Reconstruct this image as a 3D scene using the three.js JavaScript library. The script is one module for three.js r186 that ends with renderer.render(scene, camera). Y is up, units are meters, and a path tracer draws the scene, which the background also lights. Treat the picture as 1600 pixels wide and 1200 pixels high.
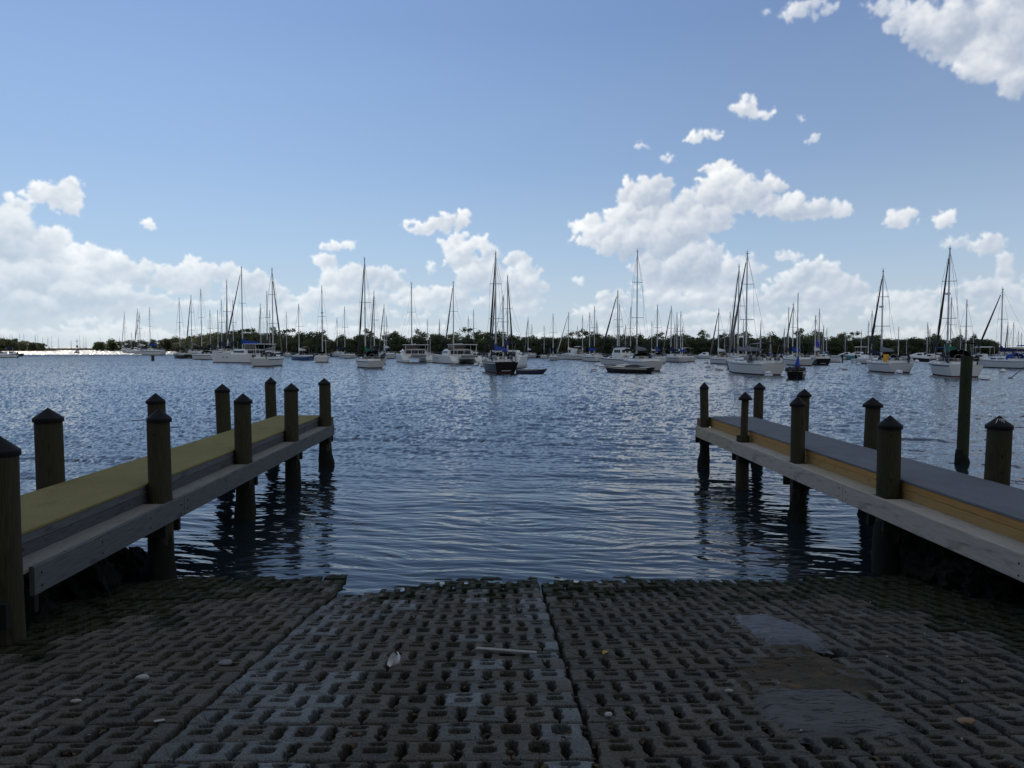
import * as THREE from 'three';
import { mergeGeometries } from 'three/addons/utils/BufferGeometryUtils.js';

// ---------------------------------------------------------------- camera, sky, sun, exposure
const scene = new THREE.Scene();
const R = Math.PI / 180;
const EYE = 2.8;                                        // metres above the water
const camera = new THREE.PerspectiveCamera(52.79, 4 / 3, 0.1, 30000);
camera.position.set(0, EYE, 0);
camera.rotation.order = 'YXZ';
camera.rotation.set(-2.70 * R, -1.18 * R, 0);
const renderer = new THREE.WebGLRenderer({ antialias: true });
renderer.setSize(1024, 768);
renderer.toneMapping = THREE.LinearToneMapping;
renderer.toneMappingExposure = 1;
renderer.shadowMap.enabled = true;

const SUN_AZ = -29, SUN_EL = 36;                        // degrees right of -z, degrees up
const sunDir = new THREE.Vector3(Math.sin(SUN_AZ * R) * Math.cos(SUN_EL * R), Math.sin(SUN_EL * R), -Math.cos(SUN_AZ * R) * Math.cos(SUN_EL * R));
const sun = new THREE.DirectionalLight(0xfff4e2, 3.2);
sun.position.copy(sunDir).multiplyScalar(1800);
sun.target.position.set(0, 0, -150);
sun.castShadow = true;
Object.assign(sun.shadow.camera, { left: -700, right: 700, top: 700, bottom: -700, near: 1, far: 4000 });
sun.shadow.mapSize.set(4096, 4096);
scene.add(sun, sun.target);

// ---------------------------------------------------------------- seeded noise
function rng(seed) { let s = seed >>> 0; return () => { s = (s + 0x6D2B79F5) >>> 0; let t = s; t = Math.imul(t ^ (t >>> 15), t | 1); t ^= t + Math.imul(t ^ (t >>> 7), t | 61); return ((t ^ (t >>> 14)) >>> 0) / 4294967296; }; }
const P = new Uint8Array(512);
{ const r = rng(11), a = [...Array(256).keys()]; for (let i = 255; i > 0; i--) { const j = Math.floor(r() * (i + 1)); [a[i], a[j]] = [a[j], a[i]]; } for (let i = 0; i < 512; i++) P[i] = a[i & 255]; }
const G2 = []; for (let i = 0; i < 16; i++) G2.push([Math.cos(i * Math.PI / 8), Math.sin(i * Math.PI / 8)]);
function n2(x, y, w = 256) {                            // gradient noise, about -0.7..0.7; w = period for tiling
  const xi = Math.floor(x), yi = Math.floor(y), fx = x - xi, fy = y - yi;
  const m = (v) => ((v % w) + w) % w & 255, x0 = m(xi), x1 = m(xi + 1), y0 = m(yi), y1 = m(yi + 1);
  const u = fx * fx * fx * (fx * (fx * 6 - 15) + 10), v = fy * fy * fy * (fy * (fy * 6 - 15) + 10);
  const g = (a, b, dx, dy) => { const q = G2[P[P[a] + b] & 15]; return q[0] * dx + q[1] * dy; };
  const a = g(x0, y0, fx, fy), b = g(x1, y0, fx - 1, fy), c = g(x0, y1, fx, fy - 1), d = g(x1, y1, fx - 1, fy - 1);
  return a + (b - a) * u + (c - a) * v + (a - b - c + d) * u * v;
}
function fbm(x, y, oct, w = 256, gain = 0.5) { let s = 0, a = 1, t = 0; for (let i = 0; i < oct; i++) { s += a * n2(x, y, w); t += a; x *= 2; y *= 2; w = Math.min(256, w * 2); a *= gain; } return s / t; }
const clamp = (v, a = 0, b = 1) => Math.min(b, Math.max(a, v));
const sstep = (a, b, v) => { const t = clamp((v - a) / (b - a)); return t * t * (3 - 2 * t); };
const lerp = (a, b, t) => a + (b - a) * t;

// ---- what stands where, in metres: boats [kind, x, distance ahead, mast height, heading, look, label]; clouds [azimuth, elevation, half sizes in degrees, weight]
const FLEET = [
 ['sloop',-82.97,205.16,15.52,-42.0,{L:10,hull:'black',cover:'black',sp:1,dodger:'tan'},'black hulled sailboat with black sail cover, leftmost near the islet gap'],
 ['sloop',-69.28,183.87,16.3,-48.6,{L:10.5,hull:'white',cover:'black',dodger:'black',sp:1,fat:1},'white sailboat with dark cockpit canvas beside the big catamaran'],
 ['cat',-47.48,146.22,17.71,-60.0,{L:12.5,cover:'blue',jib:'dark',fly:1},'long white catamaran with bright blue sail cover on its boom'],
 ['sloop',-34.77,121.58,14.91,1.0,{L:11,dodger:'black',cover:'gray',jib:'gray',jibEnd:.92,sp:2,gear:1,bimini:'black'},'white sailboat showing its stern, black dodger, in front of the catamaran'],
 ['sloop',-66.53,247.61,13.95,-20.0,{L:7,cover:'red',sp:1},'small white sailboat with a red sail cover by the treeline'],
 ['sloop',-44.1,174.43,12.37,-42.2,{L:8.5,hull:'blue',dodger:'black',cover:'white',bimini:'tan',sp:1},'blue hulled sailboat with tan canvas over its cockpit'],
 ['sloop',-33.91,152.09,14.62,-9.6,{L:10,dodger:'black',sp:1,radar:.62,pole:1,jib:0,boomless:1},'white sailboat seen stern on with a bare mast and thin stern pole'],
 ['sloop',-39.68,204.29,13.35,-33.0,{L:8.5,dodger:'black',cover:'black',sp:1},'white sailboat with black cockpit canvas close before the mangroves'],
 ['sloop',-18.54,110.28,15.25,-23.5,{L:9.5,dodger:'black',cover:'green',jib:'dark',sp:1,bigdodger:1,gear:1},'white sailboat with tall mast and big black cockpit enclosure, dark furled jib'],
 ['sloop',-21.92,140.05,12.67,-18.9,{L:10,stripe:'black',cover:'black',jib:'gray',bimini:'gray',pole:1,sp:1,gear:1},'white sailboat with a black sheer stripe half hidden behind the black enclosure boat'],
 ['cat',-16.46,151.74,15.24,-16.2,{L:11.5,top:1,jib:0,pole:1,dinghy:1},'white catamaran seen stern on with a hard top over dark windows'],
 ['sloop',-20.34,230.51,10.95,-11.0,{L:7.5,cover:'blue',sp:1,jib:0},'small white sailboat with blue cover right of the hard top catamaran'],
 ['cat',-7.67,139.76,14.5,-25.1,{L:11.5,top:1,jib:'dark',dinghy:1,sp:1},'white catamaran with a raised cabin and grey dinghy across its stern'],
 ['ketch',-0.04,90.88,13.76,-9.0,{L:12,hull:'black',cover:'blue',dodger:'black',jib:'dark',stripe:'white',sp:2,gear:2,miz:.62},'black hulled ketch crowded with deck gear and blue sail covers'],
 ['cat',1.8,120.85,13.82,11.9,{L:11.5,cover:'navy',jib:'dark',tramp:'blue',sp:1,bimini:'navy'},'catamaran with bright blue stern canvas, behind the black ketch'],
 ['sloop',12.77,173.28,10.09,2.2,{L:7.5,cover:'blue',jib:0,sp:1,bimini:'blue'},'small white sailboat with light blue cover, seen stern on'],
 ['sloop',17.04,182.13,10.91,-34.7,{L:9.5,cover:'white',jib:'white',sp:1,bimini:'white',bigdodger:1,dodger:'white'},'white sailboat with boxy white cockpit enclosure and furled white jib'],
 ['sloop',19.08,157.73,9.7,-15.1,{L:9,cover:'blue',jib:0,sp:1},'white sailboat with blue boom cover and rounded stern, mid fleet'],
 ['pilot',18.94,120.5,11.55,-29.1,{L:10,cover:'black',jib:'dark',sp:1},'white pilothouse sailboat with square windows behind the low black boat'],
 ['sloop',17.82,97.78,14.88,-4.7,{L:11.5,dodger:'black',cover:'gray',jib:0,sp:2,thin:1},'white racing sailboat with the tallest mast and black dodger, centre right'],
 ['open',14.33,86.35,0.87,-42.6,{L:5.6,hull:'black'},'low black mastless day sailer with pale deck and mooring bow line'],
 ['sloop',30.2,144.65,10.57,3.8,{L:8.5,cover:'blue',jib:0,sp:1,bimini:'blue',dodger:'navy'},'white sailboat with bright blue bimini right of the tallest mast'],
 ['sloop',34.17,150.72,10.65,-12.2,{L:9,cover:'navy',jib:'gray',sp:1},'white sailboat with navy sail cover at the end of the central group'],
 ['sloop',39.8,164.66,7.03,41.6,{L:8,hull:'black',cover:'white',jib:0,sp:1},'small black hulled sailboat pointing right at the open gap'],
 ['sloop',38.56,133.61,9.33,-5.9,{L:8.5,cover:'white',jib:'gray',sp:1,dodger:'tan'},'white sailboat with tan dodger left of the large white sloop'],
 ['sloop',32.37,103.03,13.61,3.4,{L:11.5,hull:'navy',cover:'gray',jib:'gray',sp:1},'navy hulled sailboat whose bow shows behind the large white sloop'],
 ['sloop',27.32,84.13,13.01,-4.0,{L:11.5,cover:'gray',jib:'gray',sp:2,gear:2,dodger:'gray',bimini:'gray'},'large white sloop with grey boom cover and rounded transom'],
 ['sloop',47.88,124.1,9.7,1.1,{L:9.5,cover:'blue',jib:'gray',sp:1,dodger:'white'},'white sailboat with pale canvas behind the black dinghy sailer'],
 ['small',27.88,71.19,7.88,23.4,{L:5,hull:'black',sail:'blue',stripe:'white'},'little black sailing boat with blue furled sail around its mast base'],
 ['sloop',53.35,128.48,7.92,10.6,{L:10,hull:'black',cover:'white',jib:0,sp:1},'black hulled sailboat moored right of the blue sail dinghy'],
 ['sloop',45.23,89.99,11.69,8.7,{L:10.5,cover:'gray',jib:'dark',sp:2,gear:1,dodger:'black',ring:1,radar:.6},'white sloop with a yellow rescue float on its stern rail'],
 ['sloop',46.2,78.37,12.82,17.5,{L:11.5,cover:'green',jib:'dark',sp:2,dodger:'black',bigdodger:1,radar:.6,bimini:'black',gear:1},'white sailboat with green sail cover behind the bare mooring pile'],
 ['sloop',69.56,105.32,10.79,-12.6,{L:10,cover:'navy',jib:'dark',sp:1,dodger:'blue',bimini:'blue',pole:2},'white sloop with navy boom cover and blue bimini at the right edge'],
];
const DISTANT = [
 [-482.97,766.42,15.27,-46.6],[-469.75,749.76,14.39,-53.7],[-488.48,783.68,13.64,-32.6],[-454.11,733.74,14.74,-56.7],[-472.04,766.2,15.9,-37.1],[-454.47,749.44,15.61,-43.9],
 [-460.79,765.97,15.9,-56.6],[-505.55,861.15,17.53,-37.1],[-502.74,861.1,16.83,-56.7],[-552.59,956.39,15.27,-39.8],[-517.29,906.05,15.35,-54.8],[-513.6,905.97,16.09,-53.7],
 [-533.46,956.0,15.27,-39.3],[-548.65,1011.76,12.7,-21.7],[-522.18,982.7,18.03,-50.8],[-503.02,955.37,16.05,-46.4],[-499.9,955.3,16.05,-29.3],[-496.09,982.16,15.62,-15.0],
 [-499.07,1010.74,16.82,-30.0],[-472.0,981.66,16.42,-37.0],
];
const ISLET_BOATS = [
 [-204.18,430.75,22.12,-45.8],[-178.34,383.08,9.99,-64.0],[-175.2,383.02,21.54,-47.4],[-156.95,344.93,17.99,-58.7],[-127.21,287.76,17.12,-61.0],
];
const TREELINE_BOATS = [
 [-89.72,230.43,17.84,-44.3],[-90.19,246.6,14.29,-35.1],[-94.45,265.34,15.16,-13.3],[-86.55,246.53,17.5,-39.8],[-66.09,192.24,18.96,-22.5],[-82.91,246.45,17.3,-19.8],
 [-74.22,246.28,16.3,-29.1],[-67.43,229.98,18.97,-21.3],[-71.39,246.22,14.08,-41.5],[-50.15,245.78,11.87,-37.0],[-29.12,202.58,13.77,-27.5],[-32.3,229.26,11.84,-7.4],
 [-19.15,263.79,12.13,-14.2],[-8.69,244.94,12.48,-16.8],[-6.61,228.73,13.72,-5.1],[4.65,244.66,9.86,-7.9],[8.86,214.28,10.93,-13.0],[10.58,228.38,9.39,8.0],
 [12.52,201.73,8.29,4.9],[23.99,228.11,9.02,-11.7],[22.54,201.52,10.95,2.5],[21.83,171.6,11.72,1.3],[29.66,227.99,10.71,16.2],[24.86,156.11,11.31,11.7],
 [35.8,213.73,8.99,-6.4],[29.86,171.43,11.44,23.0],[43.07,213.58,9.87,-11.6],[46.58,201.03,8.63,2.6],[42.18,180.11,10.7,17.0],[37.29,155.86,9.89,-8.2],
 [59.6,200.77,7.46,9.1],[54.6,179.86,10.85,-9.5],[58.69,189.7,10.35,17.3],[57.74,179.79,9.21,21.9],[61.78,179.71,8.91,15.0],[60.87,170.8,6.06,28.4],
 [71.0,189.44,7.21,5.7],[56.51,148.76,10.33,22.0],[67.41,170.67,6.49,18.5],[62.46,148.64,10.08,19.1],[76.44,179.41,7.87,14.2],[73.38,170.55,7.05,30.6],
 [81.53,179.31,5.93,36.1],[89.94,189.06,6.89,17.4],[75.23,155.09,7.96,25.8],[66.91,136.75,9.17,0.6],[81.31,154.96,6.8,29.1],[95.89,179.02,5.04,27.4],
 [95.71,170.09,8.19,43.1],[101.27,178.91,6.98,36.0],[70.0,117.97,10.27,14.6],[98.27,161.96,6.45,19.5],[70.01,114.07,9.74,31.6],[100.98,161.9,5.91,4.9],
 [91.13,136.26,7.12,25.2],[104.49,154.49,7.7,13.1],[121.92,178.48,6.53,11.3],[122.67,178.47,6.23,9.0],
];
const BUOYS = [
 [-3.5,99.7],[-3.0,116.9],[11.6,91.3],[15.2,116.6],[14.5,105.6],[36.8,134.8],[29.0,105.3],[27.1,93.6],[27.1,76.4],[43.6,95.9],[62.8,134.3],[74.6,159.9],[56.7,119.9],[64.0,134.3],[69.2,146.0],[43.0,81.7],[82.8,152.4],[80.1,145.8],[70.4,124.1],[42.0,65.5],[56.9,85.7],[50.3,198.4],[104.4,197.3],[16.0,199.2]
];
const MOTORS = [
 [-135.39,214.76,-92.2,{L:7,hull:'white'},'white motorboat cut off by the left edge of the bay'],
 [-151.13,245.38,63.4,{L:6.2,hull:'navy',top:'blue'},'small navy motorboat with blue canopy near the left islet'],
 [-203.64,381.13,-18.1,{L:6,hull:'gray',top:'dark',person:1},'small boat with a standing mast head on in the sun glitter'],
 [-540.46,980.6,-18.9,{L:7,hull:'dark',top:'dark'},'dark cabin boat far off on the glittering water'],
 [53.58,198.37,-44.9,{L:6,hull:'white'},'white runabout moored before the trees at the open gap'],
 [84.86,186.64,-55.6,{L:6.5,hull:'white'},'low white motorboat left of the teal cabin cruiser'],
 [83.04,176.75,-49.8,{L:8,hull:'teal',top:'white'},'teal hulled cabin cruiser beneath dark trees'],
 [64.46,134.27,185.6,{L:6.5,hull:'white'},'white motorboat bow towards the shore left of the rescue float sloop'],
 [87.81,159.64,-56.2,{L:7,hull:'white'},'bright white motorboat between the rescue float sloop and green cover boat'],
 [85.86,152.34,-50.6,{L:5.5,hull:'black'},'low black runabout left of the green cover boat'],
 [96.27,167.55,-50.1,{L:6.5,hull:'white',top:'blue'},'white motorboat with blue top behind the green cover boat'],
 [78.06,123.94,-37.8,{L:7.5,hull:'dark',top:'white'},'dark motorboat with white top right of the bare pile'],
 [88.49,128.56,-25.5,{L:6.5,hull:'white'},'white motorboat at the far right edge'],
 [61.9,146.13,-57.0,{L:6,hull:'white'},'white low motorboat right of the black hulled sailboat'],
];
const CLOUDS = [
 [-29.16,9.53,1.60,0.86,1],[-30.01,9.91,0.76,0.46,1],[-28.20,9.90,0.79,0.86,1],[-28.47,8.81,0.86,0.79,1],[-31.47,8.35,1.08,1.07,1],[-31.84,6.59,2.03,1.85,1],
 [-29.76,6.07,2.05,1.58,1],[-30.14,4.73,4.31,1.59,1],[-26.93,5.42,1.86,1.23,1],[-25.81,5.89,0.75,0.74,1],[-23.94,4.81,2.04,1.05,1],[-21.18,4.48,1.96,1.20,1],
 [-19.33,5.10,1.50,0.87,1],[-21.15,5.90,0.57,0.51,1],[-17.67,4.49,1.53,1.10,1],[-15.98,3.64,1.39,0.89,1],[-25.12,3.08,4.73,1.26,1],[-32.19,3.26,5.59,2.34,1],
 [-14.91,2.85,1.76,0.81,1],[-23.83,8.15,0.43,0.37,1],[-11.54,7.20,1.08,0.40,1],[-10.64,7.45,0.45,0.27,1],[-12.22,6.15,0.80,0.72,1],[-9.99,4.75,2.75,1.28,1],
 [-8.39,5.32,1.10,0.64,1],[-7.24,4.88,0.92,0.74,1],[-10.68,3.59,3.20,1.19,1],[-5.13,8.70,1.77,0.59,1],[-3.50,9.09,1.59,0.77,1],[-2.19,9.74,0.51,0.41,1],
 [-2.57,7.60,1.69,0.73,1],[-0.93,7.70,0.80,0.64,1],[-1.87,6.68,2.26,1.10,1],[1.66,6.32,1.08,0.74,1],[2.36,5.54,1.13,0.93,1],[1.89,4.37,2.12,1.40,1],
 [-0.94,4.84,2.12,1.39,1],[-3.99,3.52,2.35,1.16,1],[1.18,3.06,2.83,1.03,1],[6.11,8.95,0.93,0.63,1],[7.27,7.94,1.62,0.82,1],[8.67,7.32,1.61,0.82,1],
 [9.35,9.34,1.56,1.12,1],[10.71,11.00,1.63,1.05,1],[11.93,11.40,0.99,0.66,1],[10.73,9.09,2.36,1.51,1],[11.19,7.73,3.16,1.79,1],[14.11,8.98,2.65,1.76,1],
 [17.17,10.60,3.40,1.46,1],[10.94,10.86,2.08,1.40,1],[7.97,8.70,2.03,1.17,1],[13.25,5.64,3.55,1.81,1],[12.55,8.59,2.24,1.78,1],[13.47,6.77,2.67,1.26,1],
 [16.29,11.50,2.16,1.11,1],[15.93,12.47,1.31,0.51,1],[18.04,10.42,2.33,1.03,1],[14.10,10.17,1.07,0.61,1],[21.34,9.51,1.96,1.02,1],[23.38,9.17,1.35,0.75,1],
 [19.96,9.59,1.67,0.85,1],[15.00,9.17,1.76,0.79,0.8],[14.38,5.26,1.86,0.90,1],[12.36,4.75,2.25,1.14,1],[15.72,4.32,1.75,0.90,1],[17.24,5.32,1.73,1.34,0.8],
 [22.53,5.03,1.94,1.04,1],[23.96,4.12,1.90,0.95,1],[20.68,4.21,1.86,0.88,1],[18.57,3.28,2.96,0.89,1],[13.27,3.59,3.12,1.14,1],[27.57,8.35,1.01,0.77,1],
 [28.19,8.75,0.52,0.49,1],[30.15,8.08,0.71,0.64,1],[30.57,8.44,0.43,0.40,1],[32.57,6.39,1.02,0.71,1],[33.46,4.88,0.60,1.10,1],[17.74,16.30,1.02,0.81,0.95],
 [18.90,15.72,0.93,0.41,0.9],[14.94,14.68,1.45,0.42,1],[14.19,14.51,0.71,0.29,1],[12.50,13.28,0.54,0.34,0.6],[22.16,13.89,0.57,0.37,0.5],[21.41,15.21,0.25,0.24,0.5],
 [10.68,14.21,0.64,0.26,0.35],[21.81,21.78,1.81,0.73,0.72],[18.92,21.95,0.50,0.22,0.4],[31.09,19.79,3.04,1.90,0.9],[33.01,17.86,2.45,1.92,0.92],[34.15,16.07,1.45,1.59,0.85],
 [28.22,20.47,1.81,1.13,0.8],[30.25,18.45,1.81,1.21,0.8],[26.33,21.31,1.32,0.71,0.55],[34.12,19.55,2.54,2.67,1],[36.08,17.79,2.72,2.68,1],[32.19,17.30,2.01,1.42,1],
 [33.89,16.12,1.30,1.24,0.9],[28.97,19.63,1.79,1.42,0.85],[6.12,4.82,0.47,0.42,0.7],[22.16,14.22,0.20,0.16,0.5],[-4.68,5.74,0.37,0.46,0.55],[-13.93,3.55,0.79,0.36,0.7],
 [20.64,6.31,0.92,0.44,0.65],[31.07,6.61,1.05,0.56,0.55],[29.00,2.54,2.17,0.75,0.8],[34.24,2.88,1.94,0.79,0.8],[8.69,3.64,1.39,0.83,0.9],[7.54,2.58,1.86,0.84,1],
 [27.49,3.08,1.50,0.84,0.8],
];

// ---------------------------------------------------------------- the sky: air and cumulus, by direction
{
  const W = 4096, HH = 2048, half = HH / 2, degPx = 360 / W;
  const data = new Float32Array(W * HH * 4);
  const top = Math.ceil(62 / degPx);                    // rows above the horizon that may hold cloud
  const Hf = new Float32Array(W * top), C = new Float32Array(W * top), S = new Float32Array(W * top);   // bulge, cover, solidity
  const colOf = (az) => { const d = az * R; return (Math.atan2(-Math.cos(d), Math.sin(d)) / (2 * Math.PI) + 0.5) * W; };
  const azOf = (i) => { const a = ((i + 0.5) / W - 0.5) * 2 * Math.PI; return Math.atan2(Math.cos(a), -Math.sin(a)) / R; };
  const puff = (az, el, rr, z, sq, sol) => {            // one rounded lobe
    const c = colOf(az), r = el / degPx, rx = rr / degPx, ry = rx * sq;
    for (let j = Math.max(0, Math.floor(r - ry)); j < Math.min(top, r + ry + 1); j++) for (let i = Math.floor(c - rx); i <= c + rx; i++) {
      const dx = (i + 0.5 - c) / rx, dy = (j + 0.5 - r) / ry, q = 1 - dx * dx - dy * dy;
      if (q <= 0) continue;
      const k = j * W + ((i % W) + W) % W, h = z + rr * Math.sqrt(q);
      if (h > Hf[k]) Hf[k] = h; if (q > C[k]) C[k] = q; if (sol > S[k]) S[k] = sol;
    }
  };
  const r = rng(5);
  const blob = (az, el, sx, sy, s = 1) => { sx *= 1.12; sy *= 1.14;             // an ellipse filled with lobes, smaller towards its rim
    const m = Math.min(sx, sy), asp = sx / sy, n = Math.round(clamp(26 * Math.max(asp, 1 / asp), 20, 90));
    for (let k = 0; k < n; k++) {
      const t = k / n, rr = m * (t < 0.2 ? 0.52 : t < 0.5 ? 0.34 : 0.20) * (0.75 + 0.5 * r()), a = r() * 6.283, rho = Math.sqrt(r()) * (t < 0.5 ? 0.95 : 1.1);
      let px = Math.cos(a) * rho * Math.max(0.1, sx - rr * 0.8), py = Math.sin(a) * rho * Math.max(0.1, sy - rr * 0.8);
      if (py < 0) py *= 0.8;
      puff(az + px, el + py, rr, m * 0.8 * Math.sqrt(Math.max(0, 1 - rho * rho * 0.8)), el < 4 ? 0.62 : 0.9, s);
    }
  };
  for (let k = 0; k < 420; k++) { const az = r() * 360, e = r(); if (n2(az * 0.11, 3) + 0.3 * r() < -0.25) continue; blob(az, 0.6 + 3.6 * e * e, 1.1 + r() * 2.2, 0.30 + 0.5 * r() * (0.5 + e), 0.85); }   // far banks along the horizon
  for (const b of CLOUDS) blob(...b);
  for (let k = 0; k < 64; k++) {                        // the same kind of cumulus all round
    const az = 42 + r() * 276, el = 3 + r() * r() * 28, big = 0.6 + r() * 1.3, n = 3 + Math.floor(r() * 6);
    for (let q = 0; q < n; q++) blob(az + (r() - 0.5) * 7 * big, el + (r() - 0.35) * 3 * big, (0.8 + r() * 1.6) * big, (0.5 + r() * 0.9) * big, 0.85 + 0.15 * r());
  }
  for (let k = 0; k < 90; k++) blob(36 + r() * 288, 2 + r() * 4.5, 1.5 + r() * 2.2, 0.7 + r() * 1.2, 1);
  const blur = (A, n) => { for (let p = 0; p < n; p++) { const B = A.slice(); for (let j = 1; j < top - 1; j++) for (let i = 0; i < W; i++) { const k = j * W + i, l = j * W + (i + W - 1) % W, q = j * W + (i + 1) % W; A[k] = (B[k] * 4 + (B[l] + B[q] + B[k - W] + B[k + W]) * 2 + B[l - W] + B[l + W] + B[q - W] + B[q + W]) / 16; } } };
  blur(C, 1); blur(S, 3);
  const Hs = Hf.slice(); blur(Hs, 2); blur(Hf, 1);
  const Hm = Hf.slice(); blur(Hm, 6);
  const Hb = Hf.slice(); blur(Hb, 14);
  const stops = [[0, 0.70, 0.785, 0.82], [3, 0.585, 0.735, 0.84], [7, 0.445, 0.64, 0.855], [13, 0.315, 0.50, 0.785], [22, 0.205, 0.352, 0.645], [28, 0.18, 0.315, 0.60], [42, 0.25, 0.345, 0.49], [60, 0.31, 0.37, 0.44], [90, 0.34, 0.385, 0.43]];
  const base = (el) => { let q = 1; while (q < stops.length - 1 && stops[q][0] < el) q++; const a = stops[q - 1], b = stops[q], t = clamp((el - a[0]) / (b[0] - a[0])); return [1, 2, 3].map((c) => lerp(a[c], b[c], t)); };
  for (let j = 0; j < HH; j++) {
    const el = (j + 0.5 - half) * degPx, ce = Math.cos(el * R), se = Math.sin(el * R), b = base(Math.max(0, el));
    for (let i = 0; i < W; i++) {
      const az = azOf(i), p = (j * W + i) * 4;
      const cg = ce * Math.cos((az - SUN_AZ) * R) * Math.cos(SUN_EL * R) + se * Math.sin(SUN_EL * R), gam = Math.acos(clamp(cg, -1, 1)) / R;
      const near = Math.exp(-((gam / 46) ** 2)), anti = Math.exp(-(((180 - gam) / 78) ** 2)), low = 1 - sstep(4, 16, el), fac = lerp(0.56 + 0.50 * near, 0.70 + 0.32 * near, low) + 0.30 * anti, white = 0.05 * Math.exp(-((gam / 26) ** 2));
      const c = [b[0] * fac + white, b[1] * fac + white, b[2] * (fac + 0.03) + white * 0.8];
      for (let m = 0; m < 3; m++) c[m] = lerp(c[m], [1.02, 0.98, 0.90][m], 0.66 * anti);   // bright haze added opposite the sun to fill the sides facing the eye
      const jj = j - half;
      if (jj > 1 && jj < top - 2) {
        const k0 = jj * W + i;
        if (C[k0] > 0.002 || S[k0] > 0.01) {
          // torn by turbulence: the lobes are looked up a little aside
          const tx = 0.34 * n2(az * 1.3 + 3, el * 1.5) + 0.20 * n2(az * 3.1, el * 3.3 + 7) + 0.12 * n2(az * 7.1, el * 7.3 + 3), ty = 0.30 * n2(az * 1.3 + 70, el * 1.5) + 0.18 * n2(az * 3.1 + 50, el * 3.3) + 0.12 * n2(az * 7.1 + 20, el * 7.3);
          const k = Math.round(clamp(jj + ty / degPx * (el < 5 ? 0.5 : 1), 2, top - 3)) * W + ((Math.round(i + tx / degPx) % W) + W) % W;
          const far0 = sstep(9, 20, el), fine = fbm(az * 1.1, el * 1.3, 6, 256, 0.66), sol = S[k];
          const edge = C[k] * 1.45 + 0.75 * fine * (1.3 - 0.4 * sol) - (1 - sol) * 0.5;
          const alpha = sstep(0.02, lerp(1.5, lerp(1.25, 0.85, near), sol * sol) + 0.3 * far0, edge) * lerp(0.75, 1, sol);
          if (alpha > 0.004) {
            const l = jj * W + (i + W - 2) % W, q = jj * W + (i + 2) % W, e = 4 * degPx;
            const f2 = n2(az * 2.3 + 9, el * 2.6) * 0.6 + n2(az * 4.9, el * 5.3 + 9) * 0.45;
            const far = sstep(9, 20, el), gx = lerp(Hs[q] - Hs[l], 1.3 * (Hm[q] - Hm[l]), far) / e + 0.32 * n2(az * 2.9 + 40, el * 3.1), gy = lerp(Hs[k + 2 * W] - Hs[k - 2 * W], 1.3 * (Hm[k + 2 * W] - Hm[k - 2 * W]), far) / e + 0.32 * n2(az * 2.9, el * 3.1 + 60), nl = 1 / Math.hypot(gx, gy, 1.0);
            const sgn = az > 0 || az < SUN_AZ - 150 ? 1 : az > SUN_AZ ? 1 : -1, ux = -0.55 * clamp((az - SUN_AZ + (az < SUN_AZ - 180 ? 360 : 0)) / 18, -1, 1), uy = 0.78;
            const lam = clamp(0.5 + 0.62 * ((-gx * ux - gy * uy) * nl)), thick = Math.max(0, Hb[k] * 0.55 + Hf[k] * 0.25);
            const soft = fbm(az * 0.20 + 7, el * 0.4, 3);
            let lit = 0.60 * Math.pow(lam, 1.6) + 0.78 * Math.exp(-1.5 * thick * (1 + 2.0 * soft)) - 0.01 + 0.14 * f2;
            const w = clamp(near * 1.1 + 0.9 * Math.exp(-(((180 - gam) / 62) ** 2)));
            const hi = [lerp(0.98, 1.15, w), lerp(0.985, 1.15, w), lerp(0.985, 1.12, w)], lo = [lerp(0.36, 0.56, w), lerp(0.43, 0.64, w), lerp(0.57, 0.72, w)];
            const haze = Math.exp(-el / 4.6) * 0.74;
            lit = clamp(lit * 1.05);
            for (let m = 0; m < 3; m++) { let v = lerp(lo[m], hi[m], lit); v = lerp(v, c[m] * 1.04, haze); c[m] = lerp(c[m], v, alpha); }
          }
        }
      }
      data[p] = c[0]; data[p + 1] = c[1]; data[p + 2] = c[2]; data[p + 3] = 1;
    }
  }
  const sky = new THREE.DataTexture(data, W, HH, THREE.RGBAFormat, THREE.FloatType);
  sky.mapping = THREE.EquirectangularReflectionMapping;
  sky.magFilter = THREE.LinearFilter; sky.minFilter = THREE.LinearFilter;
  sky.needsUpdate = true;
  scene.background = sky; scene.environment = sky;
}

// ---------------------------------------------------------------- helpers
const used = new Map();
function numbered(name) { const n = used.get(name) || 0; used.set(name, n + 1); return n ? `${name}_${String(n).padStart(3, '0')}` : name; }
function thing(name, label, category, pos = [0, 0, 0], turn = 0, group) {
  const o = new THREE.Group(); o.name = numbered(name); scene.add(o);
  o.position.set(...pos); o.rotation.y = turn;
  o.userData = { label, category }; if (group) o.userData.group = group;
  return o;
}
function part(name, geo, mat, parent, label) {
  const m = new THREE.Mesh(Array.isArray(geo) ? merge(geo) : geo, mat);
  m.name = numbered(parent.name + '/' + name).split('/').pop();
  parent.add(m); if (label) m.userData.label = label;
  return m;
}
function tag(o, label, category, group) { o.userData = { label, category }; if (group) o.userData.group = group; return o; }
function single(name, geo, mat, label, category, group) { const m = new THREE.Mesh(Array.isArray(geo) ? merge(geo) : geo, mat); m.name = numbered(name); scene.add(m); return tag(m, label, category, group); }
function struct(name, geo, mat) { const m = new THREE.Mesh(Array.isArray(geo) ? merge(geo) : geo, mat); m.name = numbered(name); m.userData.kind = 'structure'; scene.add(m); return m; }
function merge(list) {
  const uv = list.every((g) => g.attributes.uv);
  const l = list.map((g) => { const q = g.index ? g.toNonIndexed() : g.clone(); for (const k of Object.keys(q.attributes)) if (!(k === 'position' || k === 'normal' || (k === 'uv' && uv))) q.deleteAttribute(k); return q; });
  return mergeGeometries(l, false);
}
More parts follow.
